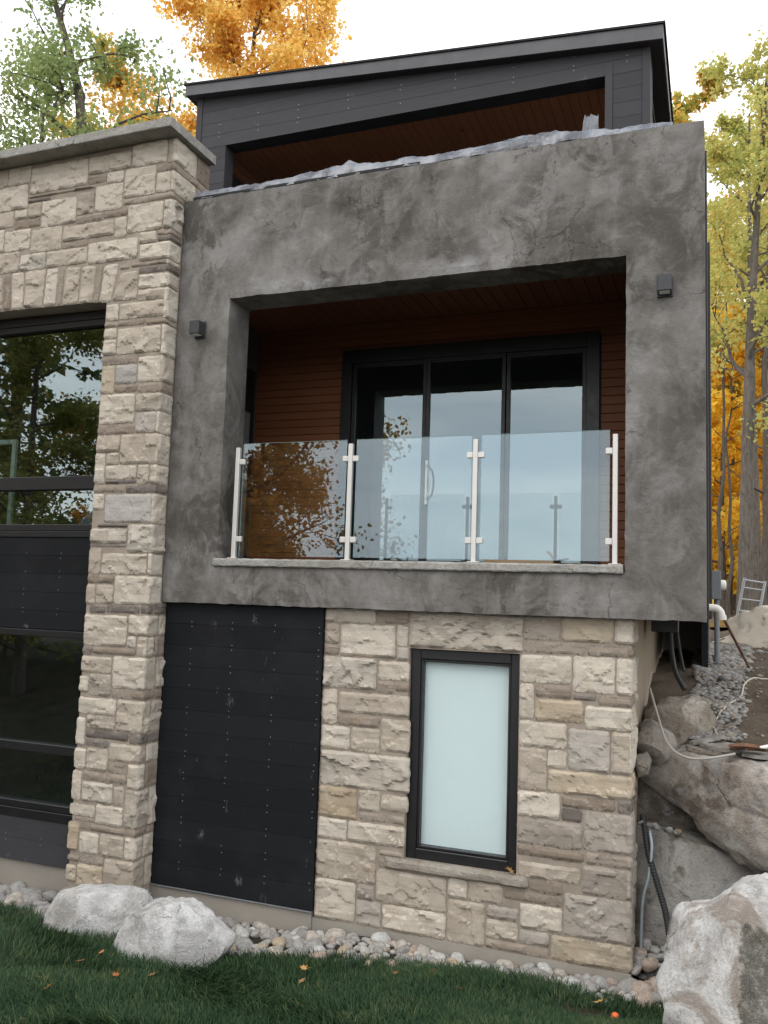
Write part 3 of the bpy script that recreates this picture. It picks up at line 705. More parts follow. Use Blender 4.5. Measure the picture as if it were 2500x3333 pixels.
CL = dict(c=(.014, 1.0), r=(.019, 1.8), d=(.010, .7), d2=(.012, .7), s=(.010, .7), g=(.014, .9), s2=(.013, .5), y=(.014, .9), o=(.014, .8))
def put_stone(part, x0, z0, x1, z1, cls, y, seed, tl=0, tr=0, side=False):
    pr, ro = CL[cls]
    rr = random.Random(seed*31+5)
    vs, fs = stone_mesh(x1-x0, z1-z0, seed, pr*rr.uniform(.8, 1.25), ro, tl, tr)
    sm = False
    me = bpy.data.meshes.new('stone'); me.from_pydata(vs, [], fs)
    me.polygons.foreach_set('use_smooth', [i % 5 == 0 for i in range(len(fs))])
    me.materials.append(M[cls]); me.update()
    o = link('stone', me, part)
    o.location = (x0, y, z0)
    if side: o.rotation_euler = (0, 0, R(90)); o.location = (y, x0, z0)
    return o
sid = 100
def parse(s): return [q.split() for q in s.strip().split(';')]
pier_rows = []
for q in parse(PIER):
    x0, z0, x1, z1 = map(float, q[:4]); sid += 1
    if x1 > -4.935: pier_rows.append((z0, z1, q[4])); x1 = -4.918
    put_stone(pier, x0, z0, x1, z1, q[4], PY, sid)
for q in parse(SOLD):
    x0, z0, x1, z1 = map(float, q[:4]); sid += 1
    put_stone(pier, x0+.004, z0, x1-.004, z1, q[4], PY, sid, float(q[5]), float(q[6]))
# the wall runs on to the left beyond the picture: same masonry, joined
mb = MB()
ext = [tuple(map(float, q[:4]))+(0, 0) for q in parse(PIER)] + [tuple(map(float, q[:4]))+(float(q[5]), float(q[6])) for q in parse(SOLD)]
for k, (x0, z0, x1, z1, tl, tr) in enumerate(ext):
    if z0 < 2.9 or x1 > -5.30: continue
    for s in (1.79, 3.58):
        if x1-s < -7.19 and x0-s > -9.6:
            vs, fs = stone_mesh(x1-x0, z1-z0, 900+k, .014, 1.0, cell=.04); mb.add([(x+x0-s, y+PY, z+z0) for x, y, z in vs], fs)
o = sub(mb.build('stone_facing', M['c']), pier); o['kind'] = 'stuff'
# return face of the pier (faces right)
pier_rows.sort()
rows = []
zc = -2.68
for z0, z1, c in pier_rows:
    if z0-zc > .06: rows.append((zc+.008, z0-.012, 'c'))
    rows.append((z0, z1, c)); zc = z1
for z0, z1, c in rows:
    ymax = .095 if z1 < .02 else (-.006 if z1 < 4.0 else .43)
    if z0 > 3.96: ymax = .43
    a = PY-.012
    rr = random.Random(int(z0*1000)); ysplit = None
    if ymax-a > .22: ysplit = a + (ymax-a)*rr.choice((.34, .45, .62))
    for (p0, p1) in ([(a, ymax)] if ysplit is None else [(a, ysplit-.007), (ysplit+.007, ymax)]):
        sid += 1; put_stone(pier, p0, z0, p1, z1, c, -4.932, sid, side=True)
        c = rr.choice('ccrgd') if c not in 'ds' else c
# coping slab
mb = MB()
vs = []; fs = []
nx = 60
for i in range(nx+1):
    x = -10.5+(10.5-4.849)*i/nx
    for k, (yy, zz) in enumerate(((-.395, 4.603), (-.40, 4.61), (-.40, 4.69), (-.393, 4.697), (.412, 4.697), (.412, 4.603))):
        j1 = .0035*mnoise.noise(Vector((x*8, k*3.7, 2))); vs.append((x, yy+j1, zz+.003*mnoise.noise(Vector((x*11, k*1.7, 7)))*(k < 4)))
for i in range(nx):
    for k in range(6): a = i*6; fs.append((a+k, a+(k+1) % 6, a+6+(k+1) % 6, a+6+k))
fs += [tuple(range(6)), tuple(range(nx*6+5, nx*6-1, -1))]
mb.add(vs, fs); mb.dirty = True
hp(mb.build('coping_slab', M['coping']))

# limestone base wall on the right with the basement window
RY = .127
WX0, WX1, WZ0, WZ1 = -2.417, -1.457, -2.093, -.328
mb = MB()
mb.box(-3.236, RY, -2.70, WX0-.004, .62, -.002); mb.box(WX1+.004, RY, -2.70, -.566, .62, -.002)
mb.box(WX0-.004, RY, WZ1+.004, WX1+.004, .62, -.002); mb.box(WX0-.004, RY, -2.70, WX1+.004, .62, WZ0-.09)
base = hp(mb.build('limestone_base_wall', M['mortar']))
rrows = []
for q in parse(RW):
    x0, z0, x1, z1 = map(float, q[:4]); sid += 1
    if x1 > -.60: rrows.append((z0, z1, q[4])); x1 = -.552
    put_stone(base, x0, z0, x1, z1, q[4], RY, sid)
rrows.sort()
for z0, z1, c in rrows:
    sid += 1; rr = random.Random(sid); ys_ = rr.choice((.36, .44, .5))
    put_stone(base, RY-.012, z0, ys_-.007, z1, c, -.566, sid, side=True); sid += 1
    put_stone(base, ys_+.007, z0, .62, z1, rr.choice('ccgd'), -.566, sid, side=True)
# window sill stone: rough front
vs, fs = stone_mesh(1.24, .092, 77, .055, .8, edge=.03, cell=.02)
mb = MB(); mb.add(vs, fs); mb.box(.004, .021, .004, 1.236, .07, .09)
o = mb.build('window_sill', M['sill']); o.location = (-2.592, RY, -2.186); hp(o)
# basement window
mb = frame_part(MB(), WX0, WX1, WZ0, WZ1, (.085, .075, .085, .085), .17, .27, .006)
bw = hp(mb.build('basement_window', M['black_metal']))
mb = frame_part(MB(), WX0+.087, WX1-.077, WZ0+.087, WZ1-.087, .022, .185, .25, .004); sub(mb.build('sash', M['black_metal']), bw)
mb = MB(); mb.box(WX0+.108, .215, WZ0+.108, WX1-.098, .222, WZ1-.108); sub(mb.build('pane', M['basement_glass']), bw)
mb = MB(); mb.box(WX0+.092, .256, WZ0+.09, WX1-.082, .262, WZ1-.09); sub(mb.build('blind', M['blind']), bw)
# foundations
mb = MB()
mb.box(-3.25, .118, -3.1, -.553, .62, -2.701)
mb.box(-4.931, .10, -3.1, -3.251, .5, -2.642)
mb.box(-5.70, -.23, -3.1, -4.90, .09, -2.721, .01)
mb.box(-9.6, .06, -3.1, -5.701, .5, -2.634)
hp(mb.build('foundation_wall', M['foundation']))
mb = MB(); mb.box(-.62, .621, -3.0, -.565, 4.6, .010); hp(mb.build('parged_wall', M['parge']))
mb = MB(); mb.box(-.9, 4.601, -1.2, .0, 4.75, .010); hp(mb.build('back_foundation', M['foundation']))
mb = MB(); mb.box(-.075, 3.1, -1.2, -.01, 4.6, .010); hp(mb.build('foundation_board', M['black_board']))

# black boarded panels
def boards(part, x0, x1, z0, z1, y, n, th=.018, gap=.0014, mat='black_board'):
    h = (z1-z0)/n
    for k in range(n):
        m_ = MB(); m_.box(x0, y-th, z0+k*h+gap, x1, y, z0+(k+1)*h-gap*.2, .002); sub(m_.build('board', M[mat]), part)
def nails(part, xs_, zs_, y, mat, seed=1, r=.0034):
    rr = random.Random(seed); mb = MB()
    for x in xs_:
        for z in zs_:
            for dz in (.028, -.028):
                if rr.random() < .88:
                    cx, cz = x+rr.uniform(-.006, .006), z+dz+rr.uniform(-.006, .006)
                    vs = [(cx+r*math.cos(a*math.pi/3), y-.0012, cz+r*math.sin(a*math.pi/3)) for a in range(6)]
                    vs += [(cx, y-.0022, cz)]
                    mb.add(vs, [(k, (k+1) % 6, 6) for k in range(6)])
    o = sub(mb.build('nail_heads', M['steel']), part); o['kind'] = 'stuff'; return o
mb = MB(); mb.box(-5.2, .101, -2.642, -3.24, .16, -.002); pan = hp(mb.build('boarded_panel', M['black_board']))
boards(pan, -4.915, -3.237, -2.64, -.004, .10, 13)
m_ = MB(); m_.box(-4.915, .074, -2.652, -3.24, .099, -2.643, .002); sub(m_.build('flashing', M['grey_pvc']), pan)
nails(pan, (-4.62, -4.17, -3.72, -3.27), [-2.64+.2028*k for k in range(1, 13)], .082, None, 3)
mb = MB(); mb.box(-9.6, .05, -.335, -5.65, .16, .615); spd = hp(mb.build('spandrel_panel', M['black_board']))
boards(spd, -9.6, -5.65, -.33, .61, .05, 5)
nails(spd, (-8.0, -7.55, -7.1, -6.65, -6.2), [-.33+.188*k for k in range(1, 5)], .032, None, 5)
mb = MB(); mb.box(-9.6, .05, -2.634, -5.65, .16, -2.212); lpd = hp(mb.build('skirt_panel', M['black_board']))
boards(lpd, -9.6, -5.65, -2.634, -2.212, .05, 2, mat='grey_board')
nails(lpd, (-8.0, -7.55, -7.1, -6.65, -6.2), [-2.42], .032, None, 6)
# tall windows beside the pier
def tall_window(z0, z1, bars, trim):
    mb = frame_part(MB(), -9.6, -5.652, z0, z1, .07, .03, .15, .006)
    for a, b in bars: mb.box(-9.53, .026, a, -5.722, .145, b, .006)
    w_ = hp(mb.build('window', M['black_metal']))
    m_ = MB(); m_.box(-9.6, .022, trim[0], -5.65, .14, trim[1], .004); sub(m_.build('trim_board', M['black_metal']), w_)
    zz = [z0+.07] + [q for b in bars for q in b] + [z1-.07]
    for a, b in zip(zz[::2], zz[1::2]):
        for xa, xb in ((-9.53, -7.66), (-7.60, -5.722)):
            q = MB(); q.box(xa, .085, a, xb, .092, b); sub(q.build('pane', M['window_glass']), w_)
    m_ = MB(); m_.box(-7.66, .03, z0+.07, -7.60, .14, z1-.07, .004); sub(m_.build('mullion', M['black_metal']), w_)
    return w_
tall_window(.68, 2.90, [(1.11, 1.25)], (.615, .678))
mb = MB(); mb.box(-9.6, .022, 2.901, -5.652, .15, 2.985); hp(mb.build('head_board', M['black_metal']))
tall_window(-2.12, -.337, [(-1.56, -1.47)], (-2.21, -2.122))

# upper porch: frame with boards, plank ceiling, mono-pitch roof
def soff(x): return 5.804 + (x+5.622)*(5.378-5.804)/(5.261) 
FY = 1.0
UX0, UX1, HX0, HX1, HZ = -5.516, -.483, -5.109, -.90, 5.17
def clip_poly(x0, x1, z0, z1, drop=.004):
    a, b = soff(x0)-drop, soff(x1)-drop
    if z0 >= a: return None
    p = [(x0, z0)]
    if z0 < b: p.append((x1, z0))
    else:
        xe = x0 + (a-z0)/(a-b)*(x1-x0); p.append((xe, z0)); p.append((x0, min(a, z1)));
        if z1 < a:
            xc = x0+(a-z1)/(a-b)*(x1-x0); p.insert(2, (xc, z1))
        return p
    if z1 <= b: p += [(x1, z1), (x0, z1)]
    elif z1 >= a: p += [(x1, b), (x0, a)]
    else:
        xc = x0+(a-z1)/(a-b)*(x1-x0); p += [(x1, b), (xc, z1), (x0, z1)]
    return p
mb = MB()
mb.prism([(UX0, 3.97), (HX0, 3.97), (HX0, soff(HX0)-.005), (UX0, soff(UX0)-.005)], FY, FY+.16)
mb.prism([(HX1, 3.97), (UX1, 3.97), (UX1, soff(UX1)-.005), (HX1, soff(HX1)-.005)], FY, FY+.30)
mb.prism([(HX0, HZ), (HX1, HZ), (HX1, soff(HX1)-.005), (HX0, soff(HX0)-.005)], FY, FY+.18)
porch = hp(mb.build('porch_frame', M['grey_board']))
h = .147
for k in range(13):
    z0 = 3.99+h*k+.003; z1 = z0+h-.003
    segs = []
    if z0+h*.6 < HZ: segs = [(UX0+.075, HX0, z0, min(z1, 9)), (HX1+.075, UX1-.075, z0, z1)]
    else: segs = [(UX0+.075, UX1-.075, max(z0, HZ), z1)]
    for a, b, c, d in segs:
        if z0 < HZ < z1 and len(segs) == 2: pass
        pl = clip_poly(a, b, c, d)
        if pl and len(pl) > 2:
            m_ = MB(); m_.prism(pl, FY-.016, FY-.001); sub(m_.build('board', M['grey_board']), porch)
for a, b in ((UX0, UX0+.072), (UX1-.072, UX1), (HX1+.002, HX1+.072)):
    m_ = MB(); m_.prism([(a, 3.98), (b, 3.98), (b, (soff(b)-.006) if b != HX1+.072 else 5.30), (a, (soff(a)-.006) if b != HX1+.072 else 5.30)], FY-.024, FY-.001); sub(m_.build('corner_trim', M['grey_board']), porch)
nails(porch, (-5.2, -4.7, -4.2, -3.6, -3.0, -2.4, -1.8, -1.2, -.7), [5.31, 5.46], FY-.017, None, 9, .004)
# ceiling planks run back from the front
mb = MB()
mb.box(UX0+.02, FY+.185, HZ+.028, UX1-.02, 6.4, HZ+.06)
pc = hp(mb.build('porch_ceiling', M['dark_room']))
x = UX0+.05
while x < UX1-.12:
    m_ = MB(); m_.box(x+.002, FY+.186, HZ+.010, x+.094, 6.39, HZ+.027, .003)
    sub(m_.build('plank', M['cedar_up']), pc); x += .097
for px, py in ((-2.85, 2.6), (-1.78, 2.75)):
    m_ = MB(); zc = HZ+.009
    m_.tube([(px, py, zc-.006), (px, py, zc)], .06, 20); sub(m_.build('light_can', M['dark_metal']), pc)
mb = MB(); mb.box(-5.4, 6.0, 3.97, -1.2, 6.2, HZ+.009); mb.box(-5.49, 1.20, 3.97, -5.40, 6.0, HZ+.009); hp(mb.build('porch_back_wall', M['grey_board']))
# roof
mb = MB()
RX0, RX1, FYR = -5.622, -.361, .88
def rf(dx0, dx1, z0, z1): return [(RX0+dx0, soff(RX0)+z0), (RX1+dx1, soff(RX1)+z0), (RX1+dx1, soff(RX1)+z1+.018), (RX0+dx0, soff(RX0)+z1)]
mb.prism(rf(.02, -.02, .0, .128), FYR+.022, 6.6)
roof = hp(mb.build('roof', M['grey_board']))
mb = MB(); mb.prism(rf(0, 0, -.004, .118), FYR, FYR+.02); sub(mb.build('front_fascia', M['fascia']), roof)
mb = MB(); mb.prism([(RX1-.018, soff(RX1)-.004), (RX1, soff(RX1)-.004), (RX1, soff(RX1)+.135), (RX1-.018, soff(RX1)+.135)], FYR+.021, 2.75); sub(mb.build('side_fascia', M['fascia']), roof)
mb = MB(); mb.prism([(RX0, soff(RX0)-.004), (RX0+.018, soff(RX0)-.004), (RX0+.018, soff(RX0)+.118), (RX0, soff(RX0)+.118)], FYR+.021, 6.6); sub(mb.build('side_fascia', M['fascia']), roof)
mb = MB(); mb.prism([(RX0-.02, soff(RX0)+.121), (RX1+.02, soff(RX1)+.139), (RX1+.02, soff(RX1)+.160), (RX0-.02, soff(RX0)+.142)], FYR-.015, 6.65); sub(mb.build('shingles', M['shingle']), roof)

# right flank of the house behind the stucco box
mb = MB(); mb.box(-.09, 1.5, .013, .0, 9.0, 3.95)
fl = hp(mb.build('flank_wall', M['parge']))
z = .02; k = 0
while z < 3.6:
    m_ = MB(); m_.box(.001, 2.3, z, .028, 9.0, z+.145, .003); sub(m_.build('board', M['grey_board']), fl); z += .15
mb = MB(); mb.box(-.003, .46, .03, .016, .62, 4.0, .003); sub(mb.build('corner_trim', M['black_metal']), fl)
mb = MB(); mb.box(.001, 2.2, .0, .034, 2.29, 3.9, .004); sub(mb.build('corner_trim', M['black_metal']), fl)
# ------------------------------------------------------------------ glass railing on the balcony sill
YR = .10
rail = empty('glass_railing', (-2.45, YR, .43), 'clear glass railing with four square steel posts on the balcony sill', 'railing')
def rp(o): o.parent = rail; o.matrix_parent_inverse = Matrix.Translation(-Vector(rail.location)); return o
posts = (-4.208, -3.032, -1.86, -.688)
for k, px in enumerate(posts):
    m_ = MB(); m_.box(px-.021, YR-.021, .428, px+.021, YR+.021, 1.493, .004); m_.box(px-.05, YR-.04, .4285, px+.05, YR+.04, .436, .002)
    po = rp(m_.build('post', M['steel']))
    for zc in (1.355, .615):
        for sgn in (-1, 1):
            if (k == 0 and sgn < 0) or (k == 3 and sgn > 0): continue
            m_ = MB(); a, b = sorted((px+sgn*.0215, px+sgn*.078))
            m_.box(a, YR-.017, zc-.026, b, YR-.006, zc+.026, .005); m_.box(a, YR+.006, zc-.026, b, YR+.017, zc+.026, .005)
            sub(m_.build('clamp', M['steel']), po)
for a, b in ((-4.150, -3.073), (-2.973, -1.896), (-1.809, -.733)):
    m_ = MB(); m_.box(a, YR-.005, .455, b, YR+.005, 1.528); g = rp(m_.build('glass_panel', M['rail_glass']))
    m_ = MB(); m_.box(a, YR-.0045, 1.5285, b, YR+.0045, 1.5305); m_.box(a-.0025, YR-.0045, .456, a-.0005, YR+.0045, 1.528)
    sub(m_.build('glass_edge', M['rail_edge']), g)

# ------------------------------------------------------------------ wall lamps
def lamp(x, z, label):
    e = empty('wall_lamp', (x, 0, z), label, 'wall lamp', 'square lamps on the stucco frame')
    m_ = MB(); m_.box(-.062, -.018, -.085, .062, -.001, .085, .003); o = m_.build('back_plate', M['dark_metal'], e)
    m_ = MB(); m_.box(-.055, -.125, -.065, .055, -.0185, .065, .004); b = m_.build('lamp_body', M['dark_metal'], e)
    m_ = MB(); m_.box(-.04, -.11, -.068, .04, -.035, -.0651, .001); m_.build('lens', M['blind'], b)
lamp(-.30, 2.655, 'black square wall lamp on the stucco right of the balcony opening')
lamp(-4.645, 2.660, 'black square wall lamp on the stucco beside the limestone pier')

# ------------------------------------------------------------------ plastic sheet on the parapet
t = NT('clear_polythene'); p = t.pos()
d = t.n('ShaderNodeBsdfDiffuse', {'Color': (.40, .42, .47)}).outputs[0]; tr_ = t.n('ShaderNodeBsdfTranslucent', {'Color': (.5, .53, .6)}).outputs[0]
gl = t.n('ShaderNodeBsdfGlossy', {'Color': G(.8), 'Roughness': .25}).outputs[0]; ta = t.n('ShaderNodeBsdfTransparent', {'Color': (.9, .92, .95)}).outputs[0]
a_ = t.n('ShaderNodeMixShader', {0: .45, 1: d, 2: tr_}).outputs[0]
b_ = t.n('ShaderNodeMixShader', {0: .07, 1: a_, 2: gl}).outputs[0]
t.surf(t.n('ShaderNodeMixShader', {0: t.ramp(t.noise(p, 5, 4), [(.42, .25), (.58, .7)]), 1: b_, 2: ta}).outputs[0])
M['polythene'] = t.m
ps = empty('plastic_sheet', (-2.6, .15, 4.02), 'crumpled clear plastic sheet lying along the top of the stucco parapet', 'plastic sheet')
def pp_(o): o.parent = ps; o.matrix_parent_inverse = Matrix.Translation(-Vector(ps.location)); return o
nx, nk = 240, 9
vs = []; fs = []
for i in range(nx+1):
    x = -4.84 + 4.6*i/nx
    base_h = .115 + .05*mnoise.noise(Vector((x*1.1, 3, 0))) + .03*mnoise.noise(Vector((x*3.7, 5, 0)))
    base_h = max(base_h*(.8 + .2*float(sstep(-4.9, -3.4, x))), .10)
    if x > -1.2: base_h *= max(.35, 1-(x+1.2)*.6)
    if abs(x+3.15) < .07: base_h += .05*(1-abs(x+3.15)/.07)
    for k in range(nk+1):
        s = k/nk
        y = .012 + .13*s; z = 4.03 + base_h*math.sin(math.pi*min(1, s*1.5)*.75)**.7
        w_ = .022*mnoise.noise(Vector((x*17, s*6, 2))) + .026*mnoise.noise(Vector((x*5, s*3, 9)))
        vs.append((x, y+w_, z+w_*1.1 if k else 4.028))
for i in range(nx):
    for k in range(nk):
        a = i*(nk+1)+k; fs.append((a, a+nk+1, a+nk+2, a+1))
mb = MB(); mb.add(vs, fs, True); pp_(mb.build('sheet', M['polythene']))
rr = random.Random(5)
for cx, w_, hh, tl in ((-.93, .085, .29, .02), (-4.80, .05, .17, -.01), (-3.12, .025, .13, .01)):
    n = 9; b0 = 0; mb = MB(); vs = []; fs = []
    for i in range(n+1):
        for k in range(6):
            u = i/n; s = k/5
            vs.append((cx+(u-.5)*w_*2*(1-.35*s)+tl*s+.012*mnoise.noise(Vector((u*7, s*5, cx))), .14+.05*mnoise.noise(Vector((u*9, s*4, cx+4)))+.02*math.sin(u*9), 4.03+hh*s*(1-.12*abs(math.sin(u*13)))))
    for i in range(n):
        for k in range(5): a = b0+i*6+k; fs.append((a, a+6, a+7, a+1))
    mb.add(vs, fs, True); pp_(mb.build('torn_flap', M['polythene']))
mb = MB(); mb.box(-4.83, .008, 4.022, -2.42, .36, 4.058, .006); pp_(mb.build('membrane_strip', M['membrane']))

# ------------------------------------------------------------------ cardboard box on the balcony
t = NT('cardboard'); p = t.pos(); t.pbr(Base_Color=t.mix(t.noise(p, 6, 4), (.30, .19, .11), (.38, .26, .16)), Roughness=.9); M['card'] = t.m
cb = empty('cardboard_box', (-1.55, .55, .362), 'open brown cardboard box on the balcony floor behind the glass', 'box', rz=.1)
m_ = MB(); m_.box(-.3, -.2, 0, .3, .2, .09); m_.box(-.3, -.2, .09, -.294, .2, .11); m_.box(.294, -.2, .09, .3, .2, .11); m_.box(-.294, -.2, .09, .294, -.194, .105); m_.box(-.294, .194, .09, .294, .2, .105); m_.build('carton', M['card'], cb)
m_ = MB(); m_.add([(.3, -.2, .11), (.3, .2, .11), (.42, .16, .14), (.42, -.18, .13)], [(0, 1, 2, 3)]); m_.add([(.30, -.19, .11), (.23, -.16, .19), (.25, .1, .2), (.30, .19, .11)], [(0, 1, 2, 3)]); m_.build('flap', M['card'], cb)

# ------------------------------------------------------------------ things inside the tall windows
t = NT('white_painted_wood'); t.pbr(Base_Color=(.72, .76, .72), Roughness=.5); M['white_wood'] = t.m
sa = empty('window_sash', (-7.9, .45, .5), 'white window sash leaning inside the upper left window', 'window sash')
m_ = frame_part(MB(), -.6, .6, 0, 1.25, .055, -.02, .02, .004); m_.build('sash_frame', M['white_wood'], sa)
t = NT('pale_blue_fabric'); p = t.pos(); t.pbr(Base_Color=t.mix(t.noise(p, 5, 4), (.32, .47, .70), (.50, .64, .82)), Roughness=.8); M['blue'] = t.m

# ------------------------------------------------------------------ boulders
def poly_radius(poly, c, ang):
    d = (math.cos(ang), math.sin(ang)); best = 0
    n = len(poly)
    for i in range(n):
        x1, y1 = poly[i][0]-c[0], poly[i][1]-c[1]; x2, y2 = poly[(i+1) % n][0]-c[0], poly[(i+1) % n][1]-c[1]
        ex, ey = x2-x1, y2-y1
        den = d[0]*ey - d[1]*ex
        if abs(den) < 1e-9: continue
        tt = (x1*ey - y1*ex)/den; u = (x1*d[1]-y1*d[0])/den
        if tt > 0 and -1e-6 <= u <= 1+1e-6: best = max(best, tt)
    return best
def rock(name, poly, y, dep, mat, label=None, cat=None, seed=1, rough=.03, n=96, m=48, p=.55, front=None, cuts=(), shear=0, group=None):
    xs_ = [q[0] for q in poly]; zs_ = [q[1] for q in poly]
    A = 0; cx = cz = 0
    for i in range(len(poly)):
        a, b = poly[i], poly[(i+1) % len(poly)]; k = a[0]*b[1]-b[0]*a[1]; A += k; cx += (a[0]+b[0])*k; cz += (a[1]+b[1])*k
    c = (cx/(3*A), cz/(3*A))
    qq = random.Random(seed*7+1); rad = max(max(xs_)-min(xs_), max(zs_)-min(zs_))*.5
    fac = [(Vector((qq.uniform(-1, 1), -qq.uniform(.45, 1.1), qq.uniform(-.6, 1))).normalized(), qq.uniform(.66, .92)) for _ in range(14)]
    vs = []
    for j in range(m+1):
        ph = math.pi*j/m
        s = max(0.0, math.sin(ph))**p; cc = math.cos(ph); td = -(abs(cc)**p)*(1 if cc > 0 else -1)*dep
        for i in range(n):
            a = 2*math.pi*i/n; r_ = poly_radius(poly, c, a)*s
            P = Vector((c[0]+r_*math.cos(a), y+td, c[1]+r_*math.sin(a)))
            P.y += shear*(P.z-c[1])
            o = Vector((seed*13.7, seed*3.1, 0))
            N = Vector((math.cos(a)*s, td/dep, math.sin(a)*s))
            h = mnoise.fractal(P*2.2+o, .9, 2.0, 6)*rough + abs(mnoise.noise(P*1.3+o))*rough*1.2 - .3*rough
            h += mnoise.fractal(P*14+o, .9, 2.0, 3)*rough*.22 + (abs(mnoise.noise(P*4.2+o*2))-.2)*rough*.9 + (abs(mnoise.noise(P*8.5+o*3))-.2)*rough*.35
            P = P + N*h
            for fn, fd in fac:
                lim = fd*math.sqrt((fn.x*rad)**2+(fn.y*dep)**2+(fn.z*rad)**2); e = (P-Vector((c[0], y, c[1]))).dot(fn)-lim
                if e > 0: P.y -= e/fn.y*.75
            for (nx_, ny_, nz_, d_) in cuts:
                nn = Vector((nx_, ny_, nz_)).normalized(); e = (P-Vector((c[0], y, c[1]))).dot(nn)-d_
                if e > 0: P = P - nn*e*.92
            vs.append(P)
    fs = []
    for j in range(m):
        for i in range(n): fs.append((j*n+i, j*n+(i+1) % n, (j+1)*n+(i+1) % n, (j+1)*n+i))
    ctr = Vector((c[0], y, min(zs_)))
    mb = MB(); mb.add([v-ctr for v in vs], fs, True); mb.dirty = True
    o = mb.build(name, mat); o.location = ctr
    return tag(o, label, cat, group)
M['white_rock'] = mat_rock('white_limestone_boulder', [(.48, .465, .455), (.63, .62, .61), (.74, .73, .72)], (.33, .29, .24), .5, 1.6)
M['big_rock'] = mat_rock('big_boulder', [(.44, .415, .395), (.60, .585, .57), (.70, .685, .67)], (.22, .16, .11), .7, 1.3, moss=(.19, -1.80))
M['ledge_rock'] = mat_rock('ledge_boulder', [(.21, .18, .148), (.33, .295, .26), (.47, .445, .415)], (.10, .075, .058), .85, 1.0)
M['undercut_shade'] = mat_rock('shade_toned_rock', [(.09, .075, .06), (.13, .11, .09), (.20, .18, .155)], (.06, .048, .038), .8, 1.4)  # dark colours stand in for shade in the ledge boulder's undercut
M['wedge_rock'] = mat_rock('wedge_boulder', [(.24, .20, .155), (.36, .315, .26), (.50, .46, .41)], (.11, .08, .055), .8, 1.4)
M['slab_rock'] = mat_rock('slab_rock', [(.22, .205, .185), (.29, .275, .255), (.35, .335, .315)], (.085, .078, .048), .85, .9)
M['brown_rock'] = mat_rock('brown_boulder', [(.19, .165, .14), (.27, .24, .205), (.35, .32, .28)], (.12, .09, .065), .6, 1.5)
rock('boulder', [(1.25, -1.70), (.75, -1.52), (.36, -1.57), (.23, -1.60), (.15, -1.66), (0, -1.78), (-.13, -1.83), (-.18, -1.89), (-.21, -2.01), (-.25, -2.11), (-.29, -2.28), (-.27, -2.41), (-.24, -2.60), (-.1, -2.95), (.9, -3.0), (1.3, -2.6)], -1.0, .5, M['big_rock'],
     'largest pale boulder, with a dark lichen patch, at the right corner of the lawn', 'boulder', 3, .05, 128, 64, cuts=((.55, -.8, .12, .50),))
rock('boulder', [(-.66, -1.20), (-.50, -1.14), (-.37, -1.10), (-.01, -1.085), (.45, -1.07), (1.0, -1.05), (1.3, -1.3), (1.25, -1.9), (.8, -2.02), (.44, -1.91), (.22, -1.88), (.06, -1.79), (-.04, -1.67), (-.12, -1.57), (-.37, -1.45), (-.54, -1.37), (-.66, -1.34)], .78, .55, M['ledge_rock'],
     'wide ledge boulder stained brown underneath, carrying the flagstones and the grey cable', 'boulder', 5, .05, 128, 64, .5)
rock('boulder', [(-.95, -1.60), (-.60, -1.655), (-.25, -1.735), (.1, -1.835), (.45, -1.915), (.9, -1.98), (.9, -2.95), (-.95, -2.95)], .80, .42, M['slab_rock'],
     'flat faced grey slab rock with olive stains under the ledge boulder', 'boulder', 8, .025, 128, 64, .32)
rock('boulder', [(-.56, -1.03), (-.53, -.86), (-.46, -.85), (-.30, -.97), (-.24, -1.08), (-.38, -1.24), (-.52, -1.23)], .85, .28, M['brown_rock'],
     'brown angular boulder wedged between the limestone wall and the pointed rock', 'boulder', 11, .03, 64, 32, .5)
rock('boulder', [(-.55, -1.05), (-.53, -.84), (-.41, -.77), (-.14, -.68), (.0, -.73), (.05, -.86), (.03, -1.12), (-.06, -1.2), (-.3, -1.15)], 1.35, .5, M['wedge_rock'],
     'pale wedge shaped boulder below the house overhang, beside the pebble bank', 'boulder', 13, .05, 96, 48, .38)
rock('boulder', [(-.55, -1.12), (-.47, -1.09), (-.43, -1.16), (-.45, -1.26), (-.54, -1.3)], .52, .14, M['brown_rock'],
     'small mossy rock tight against the limestone wall above the ledge boulder', 'boulder', 17, .02, 48, 24, .6)
rock('boulder', [(-5.55, -2.80), (-5.47, -2.69), (-5.33, -2.56), (-5.05, -2.475), (-4.72, -2.43), (-4.5, -2.45), (-4.42, -2.53), (-4.43, -2.75), (-4.7, -2.98), (-5.3, -2.98)], -.68, .28, M['white_rock'],
     'smooth pale boulder at the foot of the limestone pier', 'boulder', 21, .03, 96, 48, .6)
rock('boulder', [(-4.50, -2.85), (-4.49, -2.66), (-4.42, -2.56), (-4.28, -2.46), (-4.11, -2.37), (-3.88, -2.345), (-3.68, -2.44), (-3.58, -2.55), (-3.47, -2.63), (-3.6, -2.8), (-3.9, -3.0), (-4.4, -3.0)], -.92, .28, M['white_rock'],
     'craggy white boulder on the grass edge in front of the black boarded panel', 'boulder', 24, .045, 96, 48, .5)
rock('boulder', [(1.15, -1.1), (1.0, -.75), (1.5, -.6), (2.3, -.65), (2.6, -1.0), (2.2, -1.5), (1.3, -1.6)], 1.6, .7, M['ledge_rock'],
     'grey boulder out on the bank at the right of the ledge boulder', 'boulder', 31, .05, 64, 32, .5)
rock('boulder', [(-.75, -1.28), (-.3, -1.36), (.0, -1.5), (.12, -1.9), (-.15, -1.84), (-.75, -1.74)], 1.0, .34, M['undercut_shade'],  # extra rock filling the undercut, its shade painted into the material
     'added rock with shade in its dark colour, in the hollow under the ledge boulder', 'boulder', 44, .04, 72, 36, .45)
